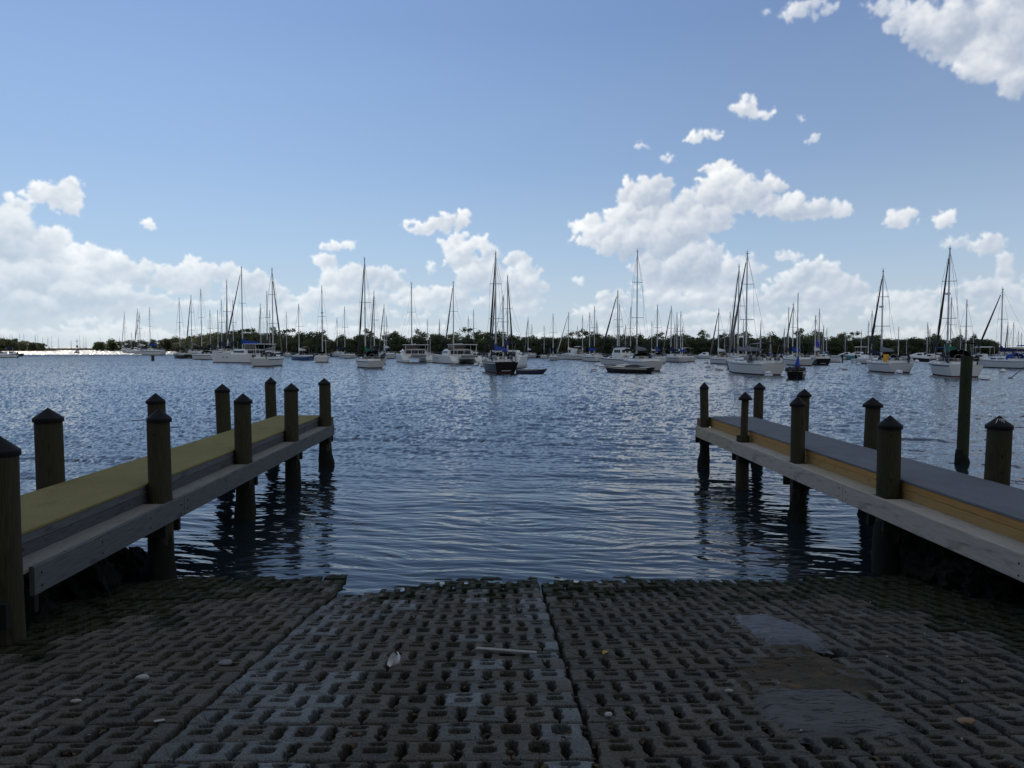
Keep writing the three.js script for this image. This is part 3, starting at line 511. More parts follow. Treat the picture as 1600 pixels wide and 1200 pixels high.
  for (let i = 0; i < 3600; i++) {
    const Z = 3.5 + rr() * rr() * 4.6, x = (rr() - 0.5) * 1.4 * Z + 0.1;
    const clump = fbm(x * 1.3 + 50, Z * 1.3, 3); if (clump < -0.12 + rr() * 0.35 - 0.25) continue;
    o.position.set(x, -0.045 + rr() * 0.026, -Z / Math.cos(SLOPE)); o.rotation.set(-1.57 + (rr() - 0.5) * 0.7, (rr() - 0.5) * 0.7, rr() * 6.28); o.scale.setScalar(0.5 + rr() * 0.9); o.updateMatrix();
    lit[Math.floor(rr() * 3)].push(leaf.clone().applyMatrix4(o.matrix));
  }
  const lg = mergeGeometries(lit.map((l) => merge(l)), true), lm = new THREE.Mesh(lg, M.leafLitter); lm.name = 'washed_up_leaves'; lm.userData.kind = 'stuff'; ramp.add(lm);
  const peb = new THREE.IcosahedronGeometry(0.008, 0);
  for (let i = 0; i < 80; i++) { const Z = 3.8 + rr() * 4.2, x = (rr() - 0.5) * 1.35 * Z; o.position.set(x, 0.000 - (rr() < 0.6 ? 0.03 : -0.004), -Z / Math.cos(SLOPE)); o.rotation.set(rr() * 6, rr() * 6, rr() * 6); o.scale.set(0.5 + rr(), 0.35 + rr() * 0.4, 0.4 + rr() * 0.7); o.updateMatrix(); sh.push(peb.clone().applyMatrix4(o.matrix)); }
  const sm = part('shell_bits', sh, M.shell, ramp); sm.userData.kind = 'stuff';
}
// things lying on the slip
const onSlip = (x, Z, up = 0.012) => [x, slipY(Z) + up, -Z];
{
  const lay = (m, x, Z, turn, up = 0.012) => { m.position.set(...onSlip(x, Z, up)); m.rotation.set(-SLOPE, turn, 0, 'XYZ'); return m; };
  const st = single('wooden_slat', chamferBox(0.052, 0.014, 0.48, 0.003, 0, 0, 0, 0.3), std([1.25, 1.2, 1.1], 0.8, { map: M.greyLedge.map }), 'thin pale wooden slat lying across the blocks mid ramp', 'wood scrap');
  lay(st, 0.075, 5.88, Math.PI / 2 - 0.30, 0.018);
  const cup = single('crumpled_paper', grid(14, 8, (u, v) => { const a = u * 5.6, rr = 0.035 + 0.012 * v + 0.014 * n2(u * 6, v * 5 + 3); return [Math.cos(a) * rr * 1.3, v * 0.055 + 0.016 * n2(u * 5 + 8, v * 4), Math.sin(a) * rr + 0.02 * v]; }), M.white, 'crumpled white paper cup left of the wooden slat', 'litter');
  lay(cup, -0.735, 5.62, 0.6, 0.012); cup.rotation.z = 1.0;
  const leafG = (L, Wd) => grid(6, 4, (u, v) => { const t = u, w = Wd * Math.sin(Math.PI * t) ** 0.8 * (v - 0.5); return [(t - 0.5) * L, 0.012 * Math.sin(t * 3) + 0.25 * Math.abs(w), w]; });
  lay(single('fallen_leaf', leafG(0.085, 0.055), std([0.36, 0.26, 0.03], 0.7), 'yellow fallen leaf on dark blocks right of the slat', 'leaf'), 0.835, 5.77, 0.8, 0.02);
  const lump = (s, sd) => { const g = new THREE.IcosahedronGeometry(1, 3), p = g.attributes.position; for (let i = 0; i < p.count; i++) { const v = V().fromBufferAttribute(p, i), k = 1 + 0.35 * fbm(v.x * 1.4 + sd, v.y * 1.4 + v.z * 1.1, 3); p.setXYZ(i, v.x * s[0] * k, v.y * s[1] * k, v.z * s[2] * k); } g.computeVertexNormals(); return g; };
  lay(single('foam_scrap', lump([0.045, 0.022, 0.03], 3), M.offwhite, 'pale grey foam scrap on the dark left mat', 'litter'), -2.42, 5.24, 0.3, 0.02);
  lay(single('flat_stone', lump([0.05, 0.018, 0.06], 8), std([0.17, 0.17, 0.175], 0.7), 'light grey flat stone left of the mat seam', 'stone'), -1.98, 5.60, 0.3, 0.02);
  lay(single('broken_tile', lump([0.055, 0.016, 0.04], 12), std([0.24, 0.15, 0.095], 0.8), 'flat orange brown stone at the lower right corner', 'stone'), 2.68, 4.26, 0.3, 0.02);
  lay(single('twig', tube([-0.06, 0, 0], [0.06, 0.01, 0.01], 0.004, 0.002, 5), std([0.28, 0.22, 0.14], 0.8), 'short pale twig lying near the lower left seam', 'twig'), -1.72, 4.45, -0.9, 0.01);
  lay(single('plastic_scrap', box(0.055, 0.004, 0.03, 0, 0, 0), M.offwhite, 'small white plastic scrap beside the twig', 'litter'), -1.95, 4.42, 0.5, 0.012);
  lay(single('oyster_shell', lump([0.030, 0.012, 0.02], 22), M.shell, 'pale oyster shell in a gap right of the mat seam', 'shell'), 0.66, 4.45, 0.9, 0.012);
  lay(single('oyster_shell', lump([0.028, 0.012, 0.018], 25), M.shell, 'pale shell beside the upper left edge of the concrete repair', 'shell'), 1.50, 4.86, 0.2, 0.014);
  lay(single('oyster_shell', lump([0.032, 0.012, 0.02], 28), M.shell, 'whitish shell on the far left of the ramp', 'shell'), -2.62, 4.78, 0.2, 0.014);
}
// the land behind the slip, out of view
{
  const g = grid(30, 20, (u, v) => { const x = (u - 0.5) * 240, z = 2.9 + v * 110; return [x, RY + 0.37 + 0.5 * sstep(0, 30, z - 3) + 0.1 * n2(x * 0.1, z * 0.1) - (v === 0 ? 0.01 : 0), z, x, z]; });
  struct('ground', g, std([0.09, 0.088, 0.082], 0.95, {}));
  for (const s of [-1, 1]) struct('bank', grid(40, 10, (u, v) => { const X = s > 0 ? 7.4 + u * 60 : -6.6 - u * 60, z = 3.2 - v * 9.5; return [X, (RY + 0.34) - 1.9 * v * v + 0.12 * n2(X * 0.6, z * 0.6), z, X, z]; }), M.rock);
}

// ---------------------------------------------------------------- the two finger piers
function pileShape(r, y0, y1, seed, lean = [0, 0], notch = 0) {   // a round timber, slightly crooked, tapering upwards
  const q = rng(seed), ph = q() * 6;
  return grid(20, 14, (u, v) => {
    const a = u * 2 * Math.PI, y = lerp(y0, y1, v);
    const rr = r * (1.04 - 0.06 * v) * (1 + 0.022 * n2(Math.cos(a) * 1.6 + seed, Math.sin(a) * 1.6 + y * 0.5) + 0.010 * n2(a * 8 / 6.283 * 3, y * 2 + seed, 24)) - notch * sstep(1.25, 1.0, y) * 0;
    const t = y - 1, ox = lean[0] * t + 0.012 * Math.sin(y * 1.1 + ph), oz = lean[1] * t + 0.010 * Math.cos(y * 1.3 + ph);
    return [ox + Math.cos(a) * rr, y, oz - Math.sin(a) * rr, y + seed * 0.37, u * 2 * Math.PI * r];
  });
}
function capShape(r, h, sq, seed) {                      // moulded cap: a cone on a short rim
  const rim = 0.042, pts = [[0, h], [r * 0.10, h - 0.012], [r * 0.985, rim + 0.006], [r * 1.0, rim], [r * 1.0, 0.0], [r * 0.93, 0], [r * 0.93, 0.03]].map((p) => new THREE.Vector2(...p));
  const g = new THREE.LatheGeometry(pts, sq ? 8 : 24); g.rotateY(seed); return g;
}
function weedShadeSleeve(r, y0, y1, seed, bulge = 0) {      // weed and barnacles at the tide line; on pier piles also painted-in shade above
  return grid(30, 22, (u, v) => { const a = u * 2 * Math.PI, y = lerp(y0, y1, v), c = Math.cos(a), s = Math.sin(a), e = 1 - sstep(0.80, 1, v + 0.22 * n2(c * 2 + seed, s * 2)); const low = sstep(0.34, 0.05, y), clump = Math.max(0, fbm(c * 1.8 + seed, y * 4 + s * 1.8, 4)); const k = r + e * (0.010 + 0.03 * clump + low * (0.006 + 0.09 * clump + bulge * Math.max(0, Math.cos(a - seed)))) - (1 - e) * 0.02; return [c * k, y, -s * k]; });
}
function piling(pier, X, Z, r, capTop, capR, seed, { lean = [0, 0], foot = -0.8, streak = 0, bulge = 0, ground = -1, sleeveTop = 0.66 } = {}) {
  const top = capTop - 0.155;
  const p = part('piling', pileShape(r, foot, top + 0.03, seed, lean), M.pile, pier); p.position.set(X, 0, -Z);
  const c = part('cap', capShape(capR, 0.17, false, seed), M.cap, p); c.position.set(lean[0] * (top - 1), top - 0.015, lean[1] * (top - 1));
  if (sleeveTop > 0) { const gr = part('weed_shade_sleeve', weedShadeSleeve(r * 1.03, foot, sleeveTop, seed + 3, bulge), M.weedShade, p); gr.position.set(-lean[0] * 0.8, 0, 0); }  // above the tide line the dark sleeve stands in for shade under the ledge
  if (streak) {
    const gs = []; for (let k = 0; k < 6; k++) { const a = (k - 2.3) * 0.23, t0 = 0.28, t1 = 0.50 + 0.2 * ((k * 7) % 3) / 2; const at = (t) => { const rr = capR * (0.10 + 0.885 * t), y = lerp(0.158, 0.048, t); return [Math.sin(a) * rr, y + 0.004, Math.cos(a) * rr]; }; gs.push(tube(at(t0), at(t1), 0.0035, 0.0025, 5)); }
    const a0 = (t) => { const rr = capR * (0.10 + 0.885 * t), y = lerp(0.158, 0.048, t); return [Math.sin(-0.9) * rr, y + 0.004, Math.cos(-0.9) * rr]; }; gs.push(tube(a0(0.3), a0(0.75), 0.005, 0.003, 5));
    const d = part('bird_dropping', gs, M.dropping, p); d.position.copy(c.position);
  }
  return p;
}
function pier({ name, label, s, xf, xl, xo, zFar, deckMat, riserTop, riserLow, ledgeMats, faceMats, joints, bays, start = -1.5 }) {
  const p = thing(name, label, 'pier', [0, 0, 0]);
  const zNear = -1.5, len = zFar - zNear, mid = -(zFar + zNear) / 2;
  const DECK = 1.17, LEDGE = 0.95, FT = 0.045;
  const dw = Math.abs(xo - xl);
  part('deck', chamferBox(dw + 0.02, 0.03, len, 0.006, 0, 0, 0), deckMat, p).position.set((xo + xl) / 2, DECK - 0.015, mid);
  const nails = [];
  const cut = [start, ...joints, zFar].sort((a, b) => a - b);
  for (let i = 0; i < cut.length - 1; i++) {            // outer face boards, butted at the joints
    const a = cut[i] + 0.005, b = cut[i + 1] - 0.005, L = b - a, off = i * 1.7 + (s > 0 ? 0.6 : 0);
    part('face_board', chamferBox(FT, 0.25, L, 0.006, 0, 0, 0, off), faceMats[i % faceMats.length], p).position.set(xf - s * (-FT / 2) * 1 , LEDGE - 0.125, -(a + b) / 2);
    for (const e of [a + 0.10, b - 0.10, a + L * 0.36, a + L * 0.7]) for (const dy of [-0.06, 0.05]) { const g = new THREE.CylinderGeometry(0.010, 0.010, 0.008, 7); g.rotateZ(Math.PI / 2); nails.push(move(g, xf - s * 0.002, LEDGE - 0.125 + dy + 0.02 * Math.sin(e * 9), -e)); }
  }
  // ledge planks run between the pilings, with a notch at each
  const zs = [start - 0.10, ...bays.filter((q) => q > start), zFar + 0.0];
  const lw = Math.abs(xl - xf) - FT, lx = (xf + s * FT + xl) / 2;
  for (let i = 0; i < zs.length - 1; i++) {
    const a = zs[i] + (i ? 0.165 : 0), b = zs[i + 1] - (i < zs.length - 2 ? 0.165 : 0.0);
    if (b - a < 0.05) continue;
    part('ledge_plank', chamferBox(lw, 0.04, b - a, 0.005, 0, 0, 0, i * 0.9 + 0.2), ledgeMats[i % ledgeMats.length], p).position.set(lx, LEDGE - 0.026, -(a + b) / 2);
    // two risers under the deck edge, between pilings
    const a2 = zs[i] + 0.004, b2 = zs[i + 1] - (i < zs.length - 2 ? 0.004 : 0.04);
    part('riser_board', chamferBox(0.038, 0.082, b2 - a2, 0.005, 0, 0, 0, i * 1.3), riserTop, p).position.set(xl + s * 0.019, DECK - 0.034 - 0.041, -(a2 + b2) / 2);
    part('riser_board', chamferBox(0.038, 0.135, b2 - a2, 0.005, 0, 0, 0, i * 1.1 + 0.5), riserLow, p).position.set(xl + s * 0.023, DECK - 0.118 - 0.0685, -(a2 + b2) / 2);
  }
  part('outer_face_board', chamferBox(FT, 0.24, len, 0.006), ledgeMats[0], p).position.set(xo + s * 0.005, DECK - 0.16, mid);
  part('end_board', box(dw + 0.3, 0.2, 0.04, 0, 0, 0), ledgeMats[0], p).position.set((xo + xl) / 2 - s * 0.13, DECK - 0.135, -(zFar - 0.02) - 0.002);
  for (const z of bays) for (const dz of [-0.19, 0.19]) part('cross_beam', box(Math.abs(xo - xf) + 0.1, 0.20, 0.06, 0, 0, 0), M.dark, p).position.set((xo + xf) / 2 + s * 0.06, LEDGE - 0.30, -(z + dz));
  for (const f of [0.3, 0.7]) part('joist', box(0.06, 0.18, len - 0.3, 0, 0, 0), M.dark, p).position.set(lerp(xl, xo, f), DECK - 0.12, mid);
  const nl = part('nail_heads', nails, M.nail, p); nl.userData.kind = 'stuff';
  return p;
}
{
  const L = pier({ name: 'pier', label: 'left wooden pier with olive painted deck and bluish grey side boards', s: -1, xf: -3.90, xl: -4.20, xo: -5.25, zFar: 18.68, deckMat: M.deckOlive, start: 6.53, riserTop: M.blueLedge, riserLow: M.riser, ledgeMats: [M.leftLedge], faceMats: [M.blueLedge], joints: [9.68, 13.82], bays: [6.38, 9.36, 12.48, 15.42, 18.36] });
  const inner = [[6.38, 0.146, 2.085, 0.152, {}], [9.36, 0.132, 2.075, 0.142], [12.48, 0.134, 2.07, 0.146], [15.42, 0.136, 2.10, 0.148], [18.36, 0.136, 2.085, 0.145, { bulge: 0.05 }]];
  inner.forEach(([z, r, t, cr, o = {}], i) => piling(L, -4.055, z, r, t, cr, 31 + i, { lean: [i === 1 ? 0.004 : -0.006, 0], ...o, sleeveTop: i ? 0.66 : 0 }));
  [[6.45, 0.15, 2.08, 0.16], [9.44, 0.156, 2.075, 0.170], [12.40, 0.136, 2.08, 0.146], [15.45, 0.140, 2.085, 0.148], [18.75, 0.128, 2.09, 0.134]].forEach(([z, r, t, cr], i) => piling(L, -5.42, z, r, t, cr, 51 + i, { lean: [i > 2 ? -0.012 : 0.004, 0] }));
  const Rr = pier({ name: 'pier', label: 'right wooden pier with slate blue deck and new yellowish edge boards', s: 1, xf: 4.71, xl: 5.02, xo: 6.05, zFar: 18.12, deckMat: M.deckSlate, riserTop: M.yellowPine, riserLow: M.palePine, ledgeMats: [M.greyLedge2, M.greyLedge], faceMats: [M.greyLedge, M.greyLedge, M.greyLedge2], joints: [10.35, 15.45], bays: [6.40, 9.46, 12.34, 15.10, 17.95] });
  [[6.40, 0.140, 1.97, 0.150], [9.46, 0.139, 1.965, 0.147], [12.34, 0.112, 2.02, 0.128], [15.10, 0.070, 1.935, 0.128], [17.95, 0.098, 2.0, 0.105]].forEach(([z, r, t, cr], i) => {
    const q = piling(Rr, 4.875, z, r, t, cr, 71 + i, { lean: [i < 2 ? 0.010 : i === 3 ? 0.035 : -0.016, 0], bulge: i === 4 ? 0.05 : 0 });
    if (i === 3) { const b = part('collar', pileShape(0.125, -0.8, 1.06, 91), M.pile, q); b.position.set(0, 0, 0); }
  });
  [[6.42, 0.14, 1.97, 0.15], [9.44, 0.140, 1.96, 0.156, 1], [12.67, 0.118, 1.98, 0.158], [15.52, 0.115, 1.97, 0.142], [18.2, 0.113, 1.98, 0.138]].forEach(([z, r, t, cr, st], i) => piling(Rr, 6.23, z, r, t, cr, 81 + i, { lean: [0.016, 0], streak: st }));
  // a bare mooring pile standing by itself off the right pier
  const mp = thing('mooring_pile', 'tall bare greenish mooring pile without cap, standing in water beyond the right pier', 'pile', [11.36, 0, -18.5]);
  part('timber', pileShape(0.132, -1, 2.60, 99, [0.028, 0]), M.greenPile, mp);
  part('weed_shade_sleeve', weedShadeSleeve(0.138, -0.8, 0.32, 44), M.weedShade, mp).position.x = -0.03;
  const mk = thing('channel_marker', 'short thin marker post alone in open water on the left', 'post', [-72.9, 0, -166]);
  part('post', pileShape(0.30, -1, 1.15, 5), std([0.05, 0.05, 0.03], 0.9), mk); part('top_plate', box(0.66, 0.1, 0.66, 0, 1.17, 0), std([0.22, 0.20, 0.05], 0.7), mk);
}
// rubble under the piers
{
  const r = rng(8), shape = [0, 1, 2, 3].map((sd) => { const g = new THREE.IcosahedronGeometry(1, 5), p = g.attributes.position; for (let i = 0; i < p.count; i++) { const v = V().fromBufferAttribute(p, i), k = 0.75 + 0.9 * fbm(v.x * 1.6 + sd * 9, v.y * 1.6 + v.z * 1.3, 3) + 0.5 * (0.2 - Math.abs(n2(v.x * 2.6 + sd, v.z * 2.6 + v.y * 2.2))) + 0.25 * (0.2 - Math.abs(n2(v.x * 6 + sd, v.z * 6 + v.y * 5))); p.setXYZ(i, v.x * k, v.y * k * 0.8, v.z * k); } g.computeVertexNormals(); return g; });
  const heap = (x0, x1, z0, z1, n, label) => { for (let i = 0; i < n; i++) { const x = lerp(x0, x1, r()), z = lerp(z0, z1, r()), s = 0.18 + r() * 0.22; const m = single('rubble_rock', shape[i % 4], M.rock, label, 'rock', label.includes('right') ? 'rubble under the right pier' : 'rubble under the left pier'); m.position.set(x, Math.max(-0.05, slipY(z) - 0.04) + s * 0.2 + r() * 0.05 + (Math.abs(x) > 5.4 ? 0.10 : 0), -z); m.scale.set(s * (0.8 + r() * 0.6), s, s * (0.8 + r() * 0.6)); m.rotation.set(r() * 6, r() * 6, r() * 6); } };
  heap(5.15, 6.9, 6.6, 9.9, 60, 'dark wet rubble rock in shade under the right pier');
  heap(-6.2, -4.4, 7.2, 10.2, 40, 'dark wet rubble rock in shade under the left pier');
}

// ---------------------------------------------------------------- mangrove shore beyond the boats
{
  const leafM = [[0.10, 0.122, 0.045], [0.14, 0.155, 0.058], [0.075, 0.095, 0.040], [0.16, 0.16, 0.078]].map((q) => std(q, 0.7, { transmission: 0.45, thickness: 0 }));
  const barkM = std([0.10, 0.09, 0.075], 0.9);
  const crownGeo = (seed, n, airy) => {                 // unit tree: 1 high, about 0.8 wide; leaf clumps in uneven lobes
    const r = rng(seed), lobes = [], pos = [], nor = [], N = airy ? 9 : 13;
    for (let i = 0; i < N; i++) { const t = i / N, h = airy ? 0.45 + 0.5 * r() : 0.10 + 0.80 * t + 0.1 * r(), a = r() * 6.28, d = (airy ? 0.30 : 0.34) * Math.sqrt(r()) * (1.1 - 0.6 * h * h); lobes.push([Math.cos(a) * d, h, Math.sin(a) * d, (airy ? 0.09 : 0.14) + 0.10 * r() * (airy ? 0.6 : 1)]); }
    for (let i = 0; i < n; i++) {
      const l = lobes[Math.floor(r() * N)], u = r() * 2 - 1, a = r() * 6.28, q = Math.sqrt(1 - u * u), rad = l[3] * Math.pow(r(), 0.4) * (1 + 0.5 * (r() - 0.5));
      const c = V(l[0] + Math.cos(a) * q * rad, Math.max(0.03, l[1] + u * rad * 0.75), l[2] + Math.sin(a) * q * rad);
      const s = 0.014 + 0.022 * r(), e1 = V(r() - 0.5, (r() - 0.5) * 0.7, r() - 0.5).normalize(), e2 = V(r() - 0.5, r() - 0.5, r() - 0.5).cross(e1).normalize(), nn = e1.clone().cross(e2);
      const A = c.clone().addScaledVector(e1, s * 1.3), B = c.clone().addScaledVector(e2, s * 0.7), C = c.clone().addScaledVector(e1, -s * 1.3), D = c.clone().addScaledVector(e2, -s * 0.7);
      for (const k of [A, B, C, A, C, D]) { pos.push(k.x, k.y, k.z); nor.push(nn.x, nn.y, nn.z); }
    }
    const g = new THREE.BufferGeometry(); g.setAttribute('position', new THREE.Float32BufferAttribute(pos, 3)); g.setAttribute('normal', new THREE.Float32BufferAttribute(nor, 3));
    const limbs = [tube([0, -0.05, 0], [0.02, 0.35, 0.01], 0.022, 0.014, 6)];
    for (const l of lobes.slice(0, 7)) limbs.push(tube([0.01, 0.12 + 0.2 * r(), 0.01], [l[0] * 0.9, l[1], l[2] * 0.9], 0.011, 0.004, 4));
    for (let k = 0; k < 5; k++) { const a = k * 1.26 + r(); limbs.push(tube([Math.cos(a) * 0.10, -0.05, Math.sin(a) * 0.10], [0, 0.12, 0], 0.008, 0.008, 4)); }   // stilt roots
    return [g, merge(limbs)];
  };
  const kinds = [...Array(7)].map((_, i) => crownGeo(900 + i, 2300, false)), airy = [0, 1, 2].map((i) => crownGeo(950 + i, 520, true));
  const LBL = { main: ['dark green mangrove in the long treeline behind the moored boats', 'mangroves of the long treeline'], thin: ['thin open crowned tree rising above the long mangrove treeline', 'taller open trees along the treeline'], islet: ['dark mangrove on the small islet left of centre treeline', 'mangroves on the small islet'], left: ['dark tree on the low islet at the left edge', 'trees on the left edge islet'] };
  const r = rng(42), proto = new Map();
  const plant = (X, Z, h, w, kind, set = kinds) => {
    const k = Math.floor(r() * set.length), lm = Math.floor(r() * (set === airy ? 4 : 3.4)), key = `${set === airy}${k}-${lm}`;
    let t;
    if (proto.has(key)) { t = proto.get(key).clone(); t.name = numbered('mangrove_tree'); scene.add(t); } else {
      t = thing('mangrove_tree', '', 'tree'); part('trunk', set[k][1], barkM, t); part('crown', set[k][0], leafM[lm], t); proto.set(key, t);
    }
    t.position.set(X, 0.15, -Z); t.rotation.y = r() * 6.28; t.scale.set(w, h, w); t.userData = { label: LBL[kind][0], category: 'tree', group: LBL[kind][1] };
  };
  // shoreline as [X, Z, canopy height]
  const along = (line, step, depth, kind, hj) => {
    for (let i = 0; i < line.length - 1; i++) {
      const a = line[i], b = line[i + 1], L = Math.hypot(b[0] - a[0], b[1] - a[1]), n = Math.max(1, Math.round(L / step));
      for (let k = 0; k < n; k++) for (const row of depth) {
        const t = (k + r()) / n, h = lerp(a[2], b[2], t) * (row[1]) * (1 + hj * (r() - 0.5));
        plant(lerp(a[0], b[0], t) + (r() - 0.5) * 1.5, lerp(a[1], b[1], t) + row[0] + (r() - 0.5) * 2, h, h * (0.95 + 0.4 * r()), kind);
      }
    }
  };
  const main = [[-168, 415, 5.8], [-150, 380, 7.2], [-118, 330, 8.6], [-92, 290, 8.6], [-57, 254, 7.0], [-30, 238, 6.9], [-3, 228, 6.8], [20, 222, 6.5], [42, 219, 6.6], [66, 222, 6.2], [90, 230, 6.6], [113, 242, 6.7], [136, 252, 6.2], [158, 263, 5.9], [176, 275, 5.6], [184, 284, 4.2]];
  along(main, 4.0, [[0, 0.80], [4.5, 0.98]], 'main', 0.26);
  for (let i = 0; i < 30; i++) { const q = r() * (main.length - 2) + 0.5, a = main[Math.floor(q)], b = main[Math.floor(q) + 1], t = q % 1, h = lerp(a[2], b[2], t) * (1.12 + 0.22 * r()); plant(lerp(a[0], b[0], t), lerp(a[1], b[1], t) + 7, h, h * 0.9, 'thin', airy); }
  along([[-316, 610, 6.2], [-300, 606, 8.4], [-262, 600, 9.0]], 6, [[0, 0.9], [6, 1]], 'islet', 0.3);
  along([[-258, 598, 8.6], [-246, 594, 11], [-236, 590, 9.5]], 5, [[0, 0.9], [5, 1]], 'islet', 0.25);
  along([[-440, 640, 10], [-400, 620, 10], [-378, 612, 9.0], [-350, 606, 6.4]], 6, [[0, 0.9], [6, 1]], 'left', 0.35);
  // big trees added out of view behind the slip to dim the near end
  const big = [...Array(2)].map((_, i) => crownGeo(980 + i, 4200, false));
  [[-14, 9, 10, 15], [-3.5, 13, 12, 16], [6, 12.5, 11, 16], [16, 9, 10, 15]].forEach(([x, z, h, w], i) => { const t = thing('added_shade_tree', `unseen tree added to shade the ramp, ${['first', 'second', 'third', 'fourth'][i]} from the left`, 'tree', [x, RY + 0.4, z], i * 1.3); part('trunk', big[i % 2][1], barkM, t); part('crown', big[i % 2][0], leafM[2], t); t.scale.set(w, h, w); });
  // low ground under the trees
  const land = (name, line, w, h, mat) => { const pts = line; const g = grid(pts.length * 6 - 6, 8, (u, v) => { const f = u * (pts.length - 1), i = Math.min(pts.length - 2, Math.floor(f)), t = f - i, X = lerp(pts[i][0], pts[i + 1][0], t), Z = lerp(pts[i][1], pts[i + 1][1], t), e = Math.sin(Math.PI * Math.min(1, v)) * Math.sin(Math.PI * clamp(u * 0.98 + 0.01)) ** 0.25; return [X + 0.6 * n2(f * 3, v * 4), -0.25 + h * e, -(Z - 1.8 + v * w), X, Z]; }); return struct(name, g, mat); };
  const mud = std([0.075, 0.068, 0.055], 0.95);
  land('mangrove_shore', main, 22, 0.6, mud); land('islet_shore', [[-312, 606], [-284, 602], [-258, 597], [-228, 588]], 20, 1.0, mud); land('left_islet_shore', [[-450, 640], [-400, 615], [-372, 608], [-340, 600]], 20, 1.6, mud);
  const bw = thing('breakwater', 'low dark seawall strip closing the glittering gap between islets', 'seawall'); part('rubble_bank', grid(60, 6, (u, v) => { const X = lerp(-560, -402, u); return [X, -0.4 + 2.4 * Math.sin(Math.PI * v) + 0.15 * n2(u * 40, v * 3), -(842 + v * 6), X, v]; }), mud, bw);
  const hill = std([0.12, 0.122, 0.10], 0.95);
  struct('far_hill', grid(40, 8, (u, v) => { const X = lerp(262, 420, u), e = Math.sin(Math.PI * v); return [X, -0.5 + e * (2.2 + 2.6 * u + 1.4 * n2(u * 14, 3) + 1.2 * n2(u * 50, v * 4)), -(430 + v * 60), X, v * 20]; }), hill);
  // scrub that fills the foot of the treeline
  const o = new THREE.Object3D(), gs = kinds.slice(0, 2).map((k) => k[0]); const sc = new THREE.InstancedMesh(gs[0], leafM[2], 260); let c = 0;
  for (let i = 0; i < 260; i++) { const q = (i + r()) / 260 * (main.length - 1), k = Math.min(main.length - 2, Math.floor(q)), t = q - k, h = 4.2 + 1.8 * r(); o.position.set(lerp(main[k][0], main[k + 1][0], t), 0, -(lerp(main[k][1], main[k + 1][1], t) - 1.2 + 6 * r())); o.rotation.y = r() * 6; o.scale.set(h * 1.7, h, h * 1.5); o.updateMatrix(); sc.setMatrixAt(c++, o.matrix); }
  sc.name = 'mangrove_undergrowth'; sc.userData = { kind: 'stuff', label: 'dense low mangrove scrub at the foot of the long treeline', category: 'undergrowth' }; scene.add(sc);
}

// ---------------------------------------------------------------- boats
const PAINT = {
  white: phy([0.72, 0.72, 0.70], 0.30), black: phy([0.020, 0.020, 0.022], 0.30), navy: phy([0.025, 0.035, 0.085], 0.3), blue: phy([0.045, 0.105, 0.26], 0.35), gray: phy([0.36, 0.37, 0.38], 0.4), dark: phy([0.05, 0.05, 0.055], 0.45), teal: phy([0.10, 0.30, 0.33], 0.4), cream: phy([0.60, 0.57, 0.48], 0.4),
};
const CLOTH = {
  white: std([0.70, 0.69, 0.66], 0.85), black: std([0.018, 0.018, 0.02], 0.9), navy: std([0.016, 0.026, 0.085], 0.9), blue: std([0.014, 0.055, 0.30], 0.85), gray: std([0.20, 0.20, 0.205], 0.9), green: std([0.010, 0.125, 0.075], 0.9), red: std([0.45, 0.03, 0.02], 0.9), tan: std([0.36, 0.30, 0.21], 0.9), dark: std([0.045, 0.045, 0.05], 0.9),
};
const BM = { deck: std([0.60, 0.59, 0.55], 0.65), teak: std([0.30, 0.235, 0.16], 0.8), glass: phy([0.012, 0.014, 0.017], 0.08), alu: std([0.42, 0.42, 0.43], 0.38, { metalness: 0.6 }), wire: std([0.10, 0.10, 0.105], 0.5), foul: std([0.025, 0.022, 0.03], 0.8), foulRed: std([0.10, 0.03, 0.025], 0.8), rubber: std([0.25, 0.255, 0.26], 0.8), yellow: std([0.75, 0.36, 0.02], 0.7), orange: std([0.6, 0.1, 0.02], 0.7), blackPl: std([0.02, 0.02, 0.02], 0.5) };

